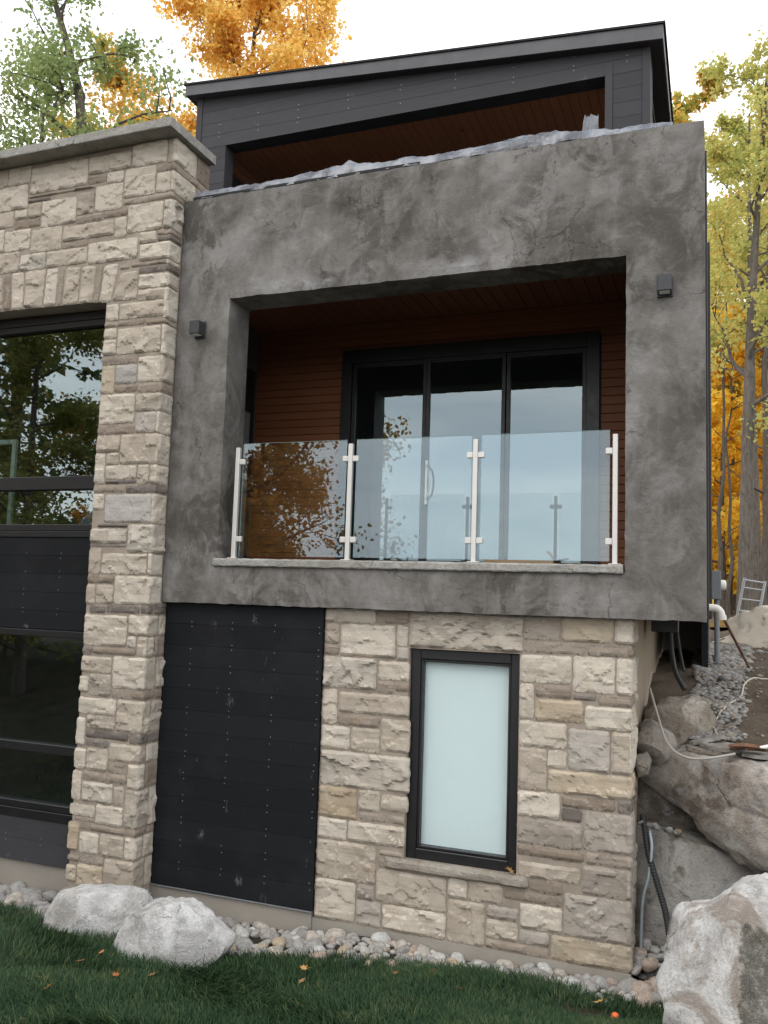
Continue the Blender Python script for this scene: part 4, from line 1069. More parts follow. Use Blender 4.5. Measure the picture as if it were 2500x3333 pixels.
# rubble at the foot of the tarp
rock('boulder', [(.03, -.56), (.06, -.40), (.18, -.34), (.36, -.36), (.48, -.46), (.46, -.58)], 6.6, .4, M['brown_rock'],
     'low grey rock behind the white elbow pipe, left of the cream tarp', 'boulder', 35, .03, 48, 24, .6)

# ------------------------------------------------------------------ flagstones, shovel, cables, pipes on the bank
def flag(name, cx, cy, cz, w, d, h, rz, rx, ry, label, mat, seed):
    rr = random.Random(seed); n = 9
    pts = [(w/2*(math.cos(a))*rr.uniform(.85, 1.15)*1.15, d/2*math.sin(a)*rr.uniform(.85, 1.15)*1.15) for a in [2*math.pi*i/n for i in range(n)]]
    pts = [(max(-w/2, min(w/2, x)), max(-d/2, min(d/2, y))) for x, y in pts]
    vs = [(x, y, -h/2) for x, y in pts]+[(x*.97, y*.97, h/2) for x, y in pts]
    fs = [tuple(range(n-1, -1, -1)), tuple(range(n, 2*n))]+[(i, (i+1) % n, n+(i+1) % n, n+i) for i in range(n)]
    mb = MB(); mb.add(vs, fs); o = mb.build(name, mat); o.location = (cx, cy, cz); o.rotation_euler = (R(rx), R(ry), R(rz))
    return tag(o, label, 'flagstone', 'loose flagstones on the ledge boulder')
M['flag'] = mat_rock('flagstone', [(.24, .22, .20), (.33, .31, .28), (.38, .36, .33)], (.20, .16, .12), .4, 3)
flag('flagstone', .03, .72, -1.052, .40, .30, .03, 12, 2, 2, 'dark flat flagstone lowest in the stack on the ledge boulder', M['brown_rock'], 3)
flag('flagstone', .12, .70, -1.017, .36, .26, .03, -8, 4, 3, 'tan flagstone lying on the dark one in the stack', M['flag'], 5)
flag('flagstone', .0, .80, -.985, .30, .20, .03, 20, -8, -14, 'pale flagstone tilted on top of the stack', M['flag'], 9)
flag('flagstone', .42, .60, -1.045, .34, .24, .025, 4, 0, 0, 'separate tan flagstone under the shovel blade', M['flag'], 12)
t = NT('rusted_steel'); p = t.pos(); t.pbr(Base_Color=t.ramp(t.noise(p, 14, 6, .7), [(.35, (.06, .035, .025)), (.55, (.16, .065, .03)), (.7, (.22, .18, .15))]), Roughness=.8, Normal=t.bump(t.noise(p, 60, 4), .4, .003)); M['rust'] = t.m
sh = empty('shovel', (.30, .55, -1.02), 'rusty shovel with a white handle lying on the ledge boulder', 'shovel', rz=R(10))
nu, nv = 10, 8; vs = []; fs = []
for i in range(nu+1):
    for j in range(nv+1):
        u, v = i/nu, j/nv*2-1
        wd = .10*(1-.55*max(0, .5-u)*2)*(1 if u < .85 else .8)
        vs.append((-.14+.26*u, v*wd, .012+.03*v*v+.012*math.sin(u*3.1)))
for i in range(nu):
    for j in range(nv): a = i*(nv+1)+j; fs.append((a, a+nv+1, a+nv+2, a+1))
mb = MB(); mb.add(vs, fs, True); b_ = [(x, y, z-.004) for x, y, z in vs]; mb.add(b_, [tuple(reversed(f)) for f in fs], True); mb.build('blade', M['rust'], sh)
mb = MB(); mb.tube([(.09, 0, .035), (.20, .02, .06), (.55, .10, .16), (1.0, .2, .3)], [.016, .017, .017, .017], 10); mb.build('handle', M['white_plastic'], sh)

def smooth_path(pts, n=8):
    P = [Vector(p) for p in pts]; out = []
    for i in range(len(P)-1):
        p0, p1, p2, p3 = P[max(i-1, 0)], P[i], P[i+1], P[min(i+2, len(P)-1)]
        for k in range(n):
            t_ = k/n
            out.append(.5*((2*p1)+(p2-p0)*t_+(2*p0-5*p1+4*p2-p3)*t_*t_+(3*p1-p0-3*p2+p3)*t_**3))
    out.append(P[-1]); return out
def cable(name, pts, r, mat, label, cat, n=8, ribs=False):
    path = smooth_path(pts, 10); c = path[0].copy()
    mb = MB()
    if ribs:
        path2 = smooth_path(pts, 40); rs = [r*(1 if (i//2) % 2 else .86) for i in range(len(path2))]; mb.tube([q-c for q in path2], rs, 10)
    else: mb.tube([q-c for q in path], r, n)
    o = mb.build(name, mat); o.location = c
    return tag(o, label, cat)
t = NT('grey_cable'); t.pbr(Base_Color=(.30, .275, .245), Roughness=.6); M['cable'] = t.m
t = NT('white_cord'); t.pbr(Base_Color=(.40, .36, .30), Roughness=.7); M['cord'] = t.m
t = NT('blue_grey_tube'); t.pbr(Base_Color=(.27, .31, .335), Roughness=.5); M['blue_tube'] = t.m
cable('grey_cable', [(-.475, .95, -.607), (-.405, .80, -.802), (-.331, .58, -.971), (-.252, .43, -1.045), (-.144, .34, -1.075), (-.03, .32, -1.068), (.06, .34, -1.052), (.2, .45, -1.03)], .0105, M['cable'],
      'grey cable looping from the overhang down across the ledge boulder', 'cable')
cable('conduit_tube', [(-.44, .46, -1.70), (-.433, .41, -1.714), (-.418, .36, -1.804), (-.439, .335, -2.011), (-.485, .33, -2.228), (-.498, .32, -2.60)], .012, M['blue_tube'],
      'pale grey tube coming out above the slab rock beside the black pipe', 'cable')
cable('corrugated_pipe', [(-.50, .52, -1.60), (-.481, .45, -1.667), (-.442, .37, -1.86), (-.369, .31, -2.071), (-.307, .25, -2.254), (-.276, .18, -2.427), (-.262, .10, -2.66)], .026, M['black_rubber'],
      'black corrugated drain pipe running down between the limestone wall and slab rock', 'pipe', ribs=True)
def gz(x, y): return float(bank_z(x, y))
cable('white_cord', [(x, y, gz(x, y)+.014) for x, y in ((1.2, 2.9), (.60, 2.75), (.43, 2.66), (.33, 2.35), (.29, 2.05), (.19, 1.82), (.145, 1.62), (.13, 1.52))], .009, M['cord'],
      'long pale cord trailing over the bare dirt terrace', 'cord')
cable('white_cord', [(x, y, gz(x, y)+.02) for x, y in ((.115, 1.50), (.06, 1.30), (.045, 1.22), (.07, 1.08), (.085, 1.02))], .008, M['cord'],
      'short bent piece of pale cord among the pebbles above the flagstones', 'cord')
cable('black_pipe', [(-.335, 1.62, -.02), (-.329, 1.52, -.15), (-.313, 1.5, -.333), (-.276, 1.4, -.493), (-.199, 1.3, -.63)], .022, M['black_rubber'],
      'thick black pipe hanging under the overhang nearest the tan parged wall', 'pipe')
cable('black_pipe', [(-.307, 2.25, -.02), (-.285, 2.2, -.22), (-.264, 2.2, -.364), (-.229, 2.1, -.52)], .015, M['black_rubber'],
      'thinner black pipe farther back under the overhang', 'pipe')
mb = MB(); mb.box(-.50, 1.5, -.13, -.26, 1.75, .008, .004); o = mb.build('steel_beam', M['black_metal']); tag(o, 'black beam end sticking out under the stucco overhang', 'beam')
# white elbow pipe, meter and conduit on the flank
el = empty('elbow_pipe', (.035, 1.7, .10), 'white plastic elbow pipe coming out of the flank of the house', 'pipe')
m_ = MB(); m_.tube(smooth_path([(-.05, 0, .012), (.0, 0, .012), (.045, 0, .005), (.075, 0, -.025), (.085, 0, -.065)], 6), .034, 14); m_.build('elbow', M['white_plastic'], el)
m_ = MB(); m_.tube([(.0855, 0, -.055), (.088, 0, -.10)], .041, 14); m_.build('collar', M['white_plastic'], el)
mt = empty('electric_meter', (.06, 3.4, .37), 'grey electric meter box with a round white dial and conduit on the flank wall', 'meter')
m_ = MB(); m_.box(-.03, -.13, -.16, .068, .13, .155, .005); m_.build('meter_box', M['grey_pvc'], mt)
m_ = MB(); m_.tube([(.0685, -.0, .0), (.10, 0, 0), (.118, 0, 0), (.124, 0, 0)], [.058, .058, .052, .03], 16); m_.build('dial', M['white_plastic'], mt)
m_ = MB(); m_.tube([(.02, -.02, -.161), (.022, -.02, -.50), (.024, -.02, -.86)], .03, 12); m_.tube([(.024, -.02, -.80), (.024, -.02, -.86)], .042, 12); m_.build('conduit', M['grey_pvc'], mt)
cable('brown_stick', [(.125, 1.80, .04), (.215, 2.2, -.14), (.305, 2.6, -.32), (.395, 3.0, -.50)], .014, M['rust'], 'thin brown pole leaning from the white elbow pipe to the dirt', 'pole', 6)
# aluminium ladder
la = empty('ladder', (.5, 9.0, -.3), 'aluminium ladder standing tilted behind the cream tarp', 'ladder')
for k, ((x0, z0), (x1, z1)) in enumerate((((.36, -.34), (.551, .651)), ((.70, -.34), (.875, .60)))):
    m_ = MB(); m_.tube([(x0-.5, 0, z0+.3), (x1-.5, .12, z1+.3)], .022, 6, smooth=False); m_.build('rail', M['galv'], la)
for q in (.02, .23, .43, .63, .83, .965):
    m_ = MB(); m_.tube([(.36+.191*q-.5, .12*q, -.34+.991*q+.3), (.70+.175*q-.5, .12*q, -.34+.94*q+.3)], .016, 6, smooth=False); m_.build('rung', M['galv'], la)
# cream tarp heap
t = NT('cream_tarp'); p = t.pos()
t.pbr(Base_Color=t.mix(t.noise(p, 5, 4), (.74, .65, .52), (.84, .77, .65)), Roughness=.7, Normal=t.bump(t.noise(p, 14, 5, .7, 1.5), .6, .03)); M['tarp'] = t.m
tz = [(.10, -.40), (.25, -.33), (.34, -.20), (.36, -.08), (.44, .014), (.64, .086), (.8, .12), (1.4, .15), (2.0, .0), (2.2, -.45), (.75, -.47), (.5, -.46), (.12, -.45)]
rock('tarp', tz, 6.4, .75, M['tarp'], 'crumpled cream tarp heaped over building materials at the woodland edge', 'tarp', 41, .20, 128, 56, .6)
# orange marker ball with its cord
t = NT('orange_plastic'); t.pbr(Base_Color=(.75, .13, .02), Roughness=.45); M['orange'] = t.m
BXY = (-.60, -.56); bz = float(lawn_z(*BXY))
ball = empty('marker_ball', (BXY[0], BXY[1], bz), 'small orange ball with a blue cord on the bare patch of lawn', 'marker')
m_ = MB(); m_.tube([(0, 0, .035+.028*math.cos(math.pi*(1-k/10))) for k in range(11)], [max(.001, .028*math.sin(math.pi*k/10)) for k in range(11)], 14); m_.build('ball', M['orange'], ball)
m_ = MB(); m_.tube(smooth_path([(.0, -.02, .02), (.02, -.07, .012), (.05, -.10, .01), (.03, -.12, .01)]), .004, 6); m_.tube(smooth_path([(.01, -.02, .02), (.05, -.05, .012), (.085, -.09, .01)]), .004, 6); m_.build('cord', M['blue_tube'], ball)
bl = MB(); vs = []; fs = []
for i in range(13):
    for j in range(9):
        u, v = i/12, j/8
        vs.append((-6.36+.5*u, .45+.10*math.sin(u*7+v*2)+.05*math.sin(v*9), .70+.36*v*(1-.25*(1-u)**3) + .02*math.sin(u*11)))
for i in range(12):
    for j in range(8): a = i*9+j; fs.append((a, a+9, a+10, a+1))
bl.add(vs, fs, True); tag(bl.build('blue_cloth', M['blue']), 'pale blue cloth hanging inside the upper left window', 'cloth')

# ------------------------------------------------------------------ river stones
def ico(sub_):
    import bmesh
    bm = bmesh.new(); bmesh.ops.create_icosphere(bm, subdivisions=sub_, radius=1)
    V = [v.co.copy() for v in bm.verts]; F = [tuple(v.index for v in f.verts) for f in bm.faces]; bm.free(); return V, F
IV, IF = ico(3)
IV2, IF2 = ico(2)
def cobble_mesh(seed, lowres=False):
    V, F = (IV2, IF2) if lowres else (IV, IF)
    rr = random.Random(seed); sx, sy, sz = rr.uniform(.85, 1.2), rr.uniform(.65, .95), rr.uniform(.5, .75)
    o = Vector((seed*7.7, 0, 0)); vs = []
    cuts = [(Vector((rr.gauss(0, 1), rr.gauss(0, 1), rr.gauss(0, 1))).normalized(), rr.uniform(.62, .9)) for _ in range(5)]
    for v in V:
        p = v*(1+.20*mnoise.noise(v*1.1+o)+.06*mnoise.noise(v*3+o))
        for n_, d_ in cuts:
            e = p.dot(n_)-d_
            if e > 0: p = p-n_*e*.75
        vs.append((p.x*sx, p.y*sy, p.z*sz))
    mb = MB(); mb.add(vs, F, True); return mb.mesh('river_stone', M['bank_stone' if lowres else 'cobble'])
CM = [cobble_mesh(k) for k in range(9)]
CML = [cobble_mesh(k+20, True) for k in range(6)]
EDGE = [(-9.6, -.5), (-7, -.50), (-6.3, -.54), (-5.5, -.68), (-4.6, -.78), (-3.9, -.78), (-3.5, -.68), (-2.9, -.50), (-2.3, -.37), (-1.4, -.24), (-.8, -.16), (-.45, -.12), (-.2, -.18), (.3, -.24)]
def edge_y(x): return np.interp(x, [e[0] for e in EDGE], [e[1] for e in EDGE])
def wall_y(x):
    x = float(x)
    if x < -5.65: return .05
    if x < -4.92: return -.22
    if x < -3.24: return .09
    return .118 if x < -.56 else .55
placed = []
def scatter(n, xr, ycond, sizes, label, group, zf, seed, meshes, tries=9000, zoff=.35, minsep=.54):
    rr = random.Random(seed); k = 0
    for _ in range(tries):
        if k >= n: break
        x = rr.uniform(*xr); yl, yh = ycond(x)
        if yh <= yl: continue
        y = rr.uniform(yl, yh); s = rr.choice(sizes)*rr.uniform(.8, 1.2)
        if any((x-a)**2+(y-b)**2 < ((s+c)*minsep)**2 for a, b, c in placed): continue
        placed.append((x, y, s))
        o = bpy.data.objects.new('river_stone', rr.choice(meshes)); COL.objects.link(o)
        o.location = (x, y, float(zf(x, y))+s*zoff*.6); o.scale = (s, s, s*rr.uniform(.85, 1.1))
        o.rotation_euler = (rr.uniform(-.5, .5), rr.uniform(-.5, .5), rr.uniform(0, 6.28))
        tag(o, label, 'stone', group); k += 1
    return k
LW = 'rounded river stone in the bed between the lawn and the house wall'
GW = 'river stones along the foot of the house wall'
n1 = scatter(54, (-7.4, -5.3), lambda x: (edge_y(x)-.02, wall_y(x)-.05), (.06, .08, .095, .11), LW, GW, lawn_z, 11, CM)
n2 = scatter(74, (-4.95, -3.2), lambda x: (edge_y(x)-.0, wall_y(x)-.04), (.06, .075, .09), LW, GW, lawn_z, 12, CM)
n3 = scatter(84, (-3.25, -.58), lambda x: (edge_y(x)-.03, wall_y(x)-.04), (.05, .06, .075, .085), LW, GW, lawn_z, 13, CM)
scatter(12, (-.6, -.22), lambda x: (-.14, .10), (.07, .085, .10), 'large round river stone heaped at the wall corner beside the biggest boulder', 'river stones at the wall corner', lawn_z, 14, CM, zoff=.6)
scatter(15, (-.53, -.2), lambda x: (.05, .42), (.045, .06, .075), 'grey river stone in the gap between the wall and slab rock', 'river stones in the gap by the slab rock', lambda x, y: float(lawn_z(x, y))+.05+.22*max(0, y-.05)*1.6, 15, CM, zoff=.5, minsep=.5)
rr = random.Random(3)
for k in range(8):
    x = -.50+.32*k/8+rr.uniform(-.02, .02); y = .50+.02*k; s = rr.uniform(.016, .035)
    o = bpy.data.objects.new('river_stone', rr.choice(CML)); COL.objects.link(o); o.location = (x, y-.05, -1.655-.28*(x+.5)+s*.4); o.scale = (s, s, s*.8); o.rotation_euler = (rr.random(), rr.random(), rr.random()*6)
    tag(o, 'small stone chip resting on top of the slab rock', 'stone', 'stone chips on the slab rock')
LB = 'flat grey river stone in the pebble bank along the flank of the house'
GB = 'pebble bank along the flank of the house'
def bank_lim(y): return (-.12+.02*math.sin(y*3), .13+.055*y)
def scat_bank(n, yr, sizes, seed, meshes, sep):
    rr = random.Random(seed); k = 0
    for _ in range(9000):
        if k >= n: break
        y = rr.uniform(*yr); a, b = bank_lim(y); x = rr.uniform(a, b)
        if x < .02 and y < 1.65: continue
        s = rr.choice(sizes)*rr.uniform(.75, 1.3)
        if any((x-p[0])**2+(y-p[1])**2 < ((s+p[2])*sep)**2 for p in placed[-260:]): continue
        placed.append((x, y, s))
        o = bpy.data.objects.new('river_stone', rr.choice(meshes)); COL.objects.link(o)
        o.location = (x, y, gz(x, y)+s*.25); o.scale = (s, s, s*.75); o.rotation_euler = (rr.uniform(-.4, .4), rr.uniform(-.4, .4), rr.uniform(0, 6.28))
        tag(o, LB, 'stone', GB); k += 1
scat_bank(45, (1.02, 2.6), (.03, .038, .05, .06), 21, CML, .6)
scat_bank(8, (2.6, 3.4), (.05, .06), 22, CML, .6)
# finer gravel between them: one mass
rr = random.Random(77); mb = MB(); TV, TF = ico(1)
for _ in range(2600):
    y = 1.0+5.5*rr.random(); a, b = bank_lim(y); x = rr.uniform(a-.03, b+.12*rr.random())
    s = rr.uniform(.016, .034)*(1.5 if y > 2.6 else 1.0); q = Matrix.Rotation(rr.uniform(0, 6), 3, 'Z'); c = Vector((x, y, gz(x, y)+s*.25))
    mb.add([c+q @ Vector((v.x*s*1.2, v.y*s*.9, v.z*s*.65)) for v in TV], TF, True)
for _ in range(450):
    x = rr.uniform(.15, 1.5); y = rr.uniform(1.0, 6.0); s = rr.uniform(.006, .022)*(1+1.2*(rr.random() < .06)); q = Matrix.Rotation(rr.uniform(0, 6), 3, 'Z'); c = Vector((x, y, gz(x, y)+s*.2))
    mb.add([c+q @ Vector((v.x*s*1.2, v.y*s*.9, v.z*s*.6)) for v in TV], TF, True)
tag(mb.build('gravel', M['gravel']), kind='stuff'); mb = MB()
for _ in range(1100):
    x = rr.uniform(-7.6, -.25); y = rr.uniform(edge_y(x)-.03, wall_y(x)-.01) if wall_y(x) > edge_y(x) else 0
    s = rr.uniform(.016, .042); c = Vector((x, y, float(lawn_z(x, y))+s*.3))
    mb.add([c+Vector((v.x*s*1.2, v.y*s*.9, v.z*s*.65)) for v in TV], TF, True)
tag(mb.build('gravel', M['gravel_light']), kind='stuff')

# ------------------------------------------------------------------ lawn
rng = np.random.default_rng(5)
t = NT('grass_blade')
ri = t.n('ShaderNodeNewGeometry').outputs['Random Per Island']
p = t.pos()
f = t.math('ADD', t.math('MULTIPLY', ri, .6), t.math('MULTIPLY', t.noise(p, 2.6, 6, .75), .62), True)
c = t.ramp(f, [(.15, (.009, .026, .012)), (.45, (.017, .048, .019)), (.70, (.030, .070, .027)), (.88, (.075, .12, .045)), (1.0, (.20, .17, .08))])
d = t.n('ShaderNodeBsdfPrincipled', {'Base Color': c, 'Roughness': .55, 'Specular IOR Level': .25}).outputs[0]
tr_ = t.n('ShaderNodeBsdfTranslucent', {'Color': c}).outputs[0]
t.surf(t.n('ShaderNodeMixShader', {0: .25, 1: d, 2: tr_}).outputs[0]); M['grass'] = t.m
def grass(N, xr, y_lo, L, seed):
    rng = np.random.default_rng(seed)
    x = rng.uniform(*xr, N); y = edge_y(x) + .03 - rng.random(N)**.9*(edge_y(x)+.03-y_lo(x))
    y = y + rng.normal(0, .03, N)*(rng.random(N) < .3)
    keep = np.ones(N, bool)
    # thin, worn patch near the marker ball
    bare = np.exp(-(((x+.78)/.36)**4+((y+.50)/.20)**4))
    keep &= rng.random(N) > bare*.97
    # boulders
    for cx, cy, ra, rb in ((-4.98, -.68, .52, .32), (-3.98, -.92, .50, .32)):
        keep &= ((x-cx)/ra)**2+((y-cy)/rb)**2 > .9
    keep &= ~((x > -.22) & (y < -.5))
    x, y = x[keep], y[keep]; n = len(x)
    z = lawn_z(x, y)-.005
    cl = np.sin(x*3.1+np.sin(y*5.2)*1.3)+np.sin(y*4.3+x*1.7)
    h = L*(.55+.75*rng.random(n))*(1+.18*cl)*(1-.45*np.exp(-(((x+.78)/.7)**2+((y+.62)/.4)**2)))
    az = 1.2*np.sin(x*1.3+y*.7)+1.0*cl+rng.normal(0, 1.0, n)+2.6
    lean = np.clip(.35+.35*rng.random(n)+.12*cl, .1, .95)
    w = .0018+.0030*rng.random(n)**2
    dx, dy = np.cos(az), np.sin(az); px, py = -dy, dx
    tw = rng.uniform(-.8, .8, n)
    px, py = px*np.cos(tw)+dx*np.sin(tw), py*np.cos(tw)+dy*np.sin(tw)
    V = np.zeros((n, 7, 3), np.float32)
    for k, (s, ww) in enumerate(((0, 1.0), (.45, .9), (.8, .55))):
        cx = x+dx*h*lean*s**1.8; cy = y+dy*h*lean*s**1.8; cz = z+h*s*(1-.35*lean*s)
        V[:, 2*k] = np.stack([cx-px*w*ww, cy-py*w*ww, cz], 1); V[:, 2*k+1] = np.stack([cx+px*w*ww, cy+py*w*ww, cz], 1)
    V[:, 6] = np.stack([x+dx*h*lean*1.08, y+dy*h*lean*1.08, z+h*(1-.42*lean)], 1)
    b = (np.arange(n)*7)[:, None]
    F = np.concatenate([b+np.array([[0, 1, 3]]), b+np.array([[0, 3, 2]]), b+np.array([[2, 3, 5]]), b+np.array([[2, 5, 4]]), b+np.array([[4, 5, 6]])], 0)
    return V.reshape(-1, 3), F
V1, F1 = grass(140000, (-7.6, .05), lambda x: np.interp(x, [-7.6, -4.3, -2.0, -.4, .1], [-3.1, -2.8, -1.7, -1.0, -.9]), .105, 3)
V2, F2 = grass(16000, (-9.5, 1.5), lambda x: -4.6+0*x, .11, 4)
V = np.concatenate([V1, V2]); F = np.concatenate([F1, F2+len(V1)])
tag(link('lawn_grass', npmesh('lawn_grass', V, F, M['grass'])), kind='stuff')
# fallen leaves
def leaf_mesh(seed):
    rr = random.Random(seed); n = 14; vs = [(0, 0, .004)]
    for i in range(n):
        a = 2*math.pi*i/n; r_ = (1.0 if i % 2 == 0 else .52)*rr.uniform(.85, 1.1)*(1.15 if 3 < i < 6 else 1)
        vs.append((r_*math.cos(a), r_*math.sin(a)*.9, .22*r_*r_*rr.uniform(.3, 1.6)))
    mb = MB(); mb.add(vs, [(0, 1+i, 1+(i+1) % n) for i in range(n)])
    mb.tube([(-.9, 0, .05), (-1.5, .1, .25)], .03, 4)
    return mb.mesh('fallen_leaf', M['dry_leaf'])
t = NT('dry_leaf'); oi = t.n('ShaderNodeObjectInfo').outputs['Random']
t.pbr(Base_Color=t.ramp(oi, [(0, (.33, .12, .03)), (.5, (.45, .25, .07)), (1, (.26, .14, .06))]), Roughness=.8); M['dry_leaf'] = t.m
LM = [leaf_mesh(k) for k in range(4)]
rr = random.Random(8)
for x, y in ((-4.32, -1.58), (-4.3, -2.04), (-3.89, -1.74), (-4.39, -1.26), (-3.71, -1.57), (-4.13, -2.14), (-2.17, -.72), (-2.55, -1.52), (-2.78, -1.03), (-1.63, -.87), (-2.87, -.82), (-1.92, -.58), (-.73, -.41)):
    o = bpy.data.objects.new('fallen_leaf', rr.choice(LM)); COL.objects.link(o); s = rr.uniform(.028, .045)
    o.location = (x, y, float(lawn_z(x, y))+.075); o.scale = (s, s, s); o.rotation_euler = (rr.uniform(-.5, .3), rr.uniform(-.4, .4), rr.uniform(0, 6))
    tag(o, 'dry orange maple leaf lying on the lawn', 'leaf', 'fallen leaves on the lawn')
o = bpy.data.objects.new('fallen_leaf', LM[1]); COL.objects.link(o); o.location = (-1.50, .12, -2.065); o.scale = (.05, .05, .05); o.rotation_euler = (.6, .3, 1); tag(o, 'curled orange leaf caught on the basement window sill', 'leaf')

# ------------------------------------------------------------------ trees
def tree_geo(seed, H, r0, first=.35, nb=14, spread=.32, wob=.25, lean=(0, 0), updir=.55, leaf=.11, per=60, lv2=6, rise=1.0, droop=0.0, forks=0, curl=1.0):
    rr = random.Random(seed); g = np.random.default_rng(seed)
    mb = MB(); tips = []
    def limb(p, d, L, r, depth, n):
        pts = [p.copy()]; rs = [r]; q = p.copy(); dd = d.copy()
        for k in range(n):
            dd = (dd+Vector((rr.gauss(0, wob), rr.gauss(0, wob), rr.gauss(0, wob)*.6+(.10*updir if depth else .05)-droop*.1)))
            dd.normalize(); q = q+dd*L/n; pts.append(q.copy()); rs.append(max(.004, r*(1-.85*(k+1)/n)))
        mb.tube(pts, rs, 8 if depth == 0 else (5 if depth == 1 else 4), cap=False); return pts
    n0 = 12; pts = [Vector((0, 0, -.3))]; rs = [r0*1.25]; q = Vector((0, 0, 0)); ph = rr.uniform(0, 6)
    for k in range(n0+1):
        s = k/n0
        q = Vector((lean[0]*s*H+curl*wob*.35*math.sin(s*5*(1+.4*(curl > 1))+ph)*H*.06, lean[1]*s*H+curl*wob*.35*math.cos(s*4+ph)*H*.06, s*H)); pts.append(q); rs.append(max(.01, r0*(1-.82*s)))
    mb.tube(pts, rs, 12, cap=False)
    def at(s):
        f = 1+s*n0; i = min(int(f), n0); return pts[i].lerp(pts[i+1], f-i), rs[i]+(rs[i+1]-rs[i])*(f-i)
    for b in range(nb):
        s = first+(1-first)*((b+rr.random()*.6)/nb); p, rad = at(min(.995, s))
        a = b*2.4+rr.uniform(-.5, .5); tilt = updir*(.5+.8*s)
        L = H*spread*(1.15-.75*abs((s-first)/(1-first)-.25))*rr.uniform(.75, 1.2)
        d = Vector((math.cos(a), math.sin(a), tilt)).normalized()
        bp = limb(p, d, L, rad*.5, 1, 6)
        for c in range(lv2):
            i = rr.randint(1, 5); f = rr.random(); p2 = bp[i].lerp(bp[i+1], f)
            d2 = ((bp[i+1]-bp[i]).normalized()+Vector((rr.gauss(0, .7), rr.gauss(0, .7), rr.gauss(.1, .5)))).normalized()
            tp = limb(p2, d2, L*.42*rr.uniform(.6, 1.2), rad*.16, 2, 3); tips.append((tp[1], tp[3], L*.16)); tips.append((tp[2], tp[3], L*.13))
        tips.append((bp[4], bp[6], L*.16))
    P = []
    for a, b, sg in tips:
        m = int(per*rr.uniform(.5, 1.4)); A, B = np.array(a), np.array(b); u = g.random(m)[:, None]
        P.append(A+(B-A)*u+g.normal(0, 1, (m, 3))*np.array([sg, sg, sg*.75])*.62)
    P = np.concatenate(P)
    return mb, P
def leaf_cloud(P, size, seed, flat=.5):
    g = np.random.default_rng(seed); n = len(P)
    N = g.normal(0, 1, (n, 3)); N[:, 2] += flat; N /= np.linalg.norm(N, axis=1)[:, None]
    T = np.cross(N, g.normal(0, 1, (n, 3))); T /= np.linalg.norm(T, axis=1)[:, None]; B = np.cross(N, T)
    s = (size*g.uniform(.6, 1.25, n))[:, None]
    V = np.stack([P-T*s*.6, P+B*s*.42-T*s*.1+N*s*.12, P+T*s*.6-N*s*.08, P-B*s*.42-T*s*.1+N*s*.12], 1).reshape(-1, 3)
    b = (np.arange(n)*4)[:, None]
    F = np.concatenate([b+np.array([[0, 1, 2]]), b+np.array([[0, 2, 3]])], 0)
    return V, F
def tree(name, loc, label, group, barkm, leafm, size, **kw):
    e = empty(name, loc, label, 'tree', group)
    mb, P = tree_geo(**kw)
    mb.build('trunk', barkm, e)
    V, F = leaf_cloud(P, size, kw['seed'])
    o = link('crown', npmesh('crown', V, F, leafm), e)
    return e
def copy_tree(src, loc, rz, sc, label, group):
    e = src.copy(); COL.objects.link(e); e.location = loc; e.rotation_euler = (0, 0, rz); e.scale = (sc,)*3
    tag(e, label, 'tree', group)
    for ch in src.children:
        c = ch.copy(); COL.objects.link(c); c.parent = e
    return e
M['bark_grey'] = mat_bark('grey_bark', (.085, .072, .06), (.17, .15, .13))
M['bark_dark'] = mat_bark('dark_bark', (.07, .06, .05), (.14, .12, .10))
M['bark_pale'] = mat_bark('pale_aspen_bark', (.24, .225, .19), (.36, .34, .30), .7)
M['lf_orange'] = mat_leaf('orange_maple_leaves', [(.50, .24, .07), (.78, .44, .10), (.86, .60, .16), (.88, .70, .27), (.62, .56, .20)], .68)
M['lf_mixed'] = mat_leaf('turning_maple_leaves', [(.22, .28, .08), (.34, .38, .10), (.58, .48, .12), (.76, .42, .09), (.60, .24, .08)], .62)
M['lf_green'] = mat_leaf('green_locust_leaves', [(.17, .24, .10), (.24, .32, .13), (.32, .38, .16), (.46, .44, .18)], .6)
M['lf_poplar'] = mat_leaf('yellow_green_poplar_leaves', [(.34, .39, .13), (.48, .50, .17), (.62, .56, .19), (.76, .50, .14)], .68)
M['lf_yellow'] = mat_leaf('yellow_understorey_leaves', [(.70, .40, .05), (.86, .58, .07), (.92, .70, .11), (.78, .62, .12)], .72)
M['lf_conifer'] = mat_leaf('conifer_needles', [(.10, .15, .06), (.18, .22, .09), (.28, .26, .10)], .55)
M['lf_olive'] = mat_leaf('olive_shore_leaves', [(.16, .20, .07), (.26, .28, .09), (.36, .34, .11), (.52, .36, .09)], .6)
M['lf_shore'] = mat_leaf('russet_shore_leaves', [(.20, .20, .08), (.38, .28, .09), (.62, .30, .07), (.74, .40, .10)], .65)
# seen over the coping
loc_ = tree('locust_tree', (-16.3, 8.5, -1.5), 'twisting dark trunked tree with grey green leaves at the far left above the coping', 'trees behind the house', M['bark_dark'], M['lf_green'], .11,
     curl=6.5, seed=61, H=17, r0=.36, first=.38, nb=17, spread=.20, wob=.42, lean=(.05, 0), updir=.8, per=60, lv2=6)
tree('maple_tree', (-12.15, 13.0, -1.5), 'bright orange and gold maple rising behind the flat roof', 'trees behind the house', M['bark_dark'], M['lf_orange'], .125,
     seed=52, H=18.5, r0=.26, first=.44, nb=22, spread=.175, wob=.22, lean=(.01, 0), updir=.7, per=125, lv2=8)
tree('maple_tree', (-17.2, 14.5, -1.5), 'thinner maple turning green to orange between the locust and the gold maple', 'trees behind the house', M['bark_dark'], M['lf_mixed'], .15,
     seed=57, H=17.5, r0=.17, first=.5, nb=11, spread=.15, wob=.3, lean=(.0, 0), updir=.5, per=85, lv2=6)
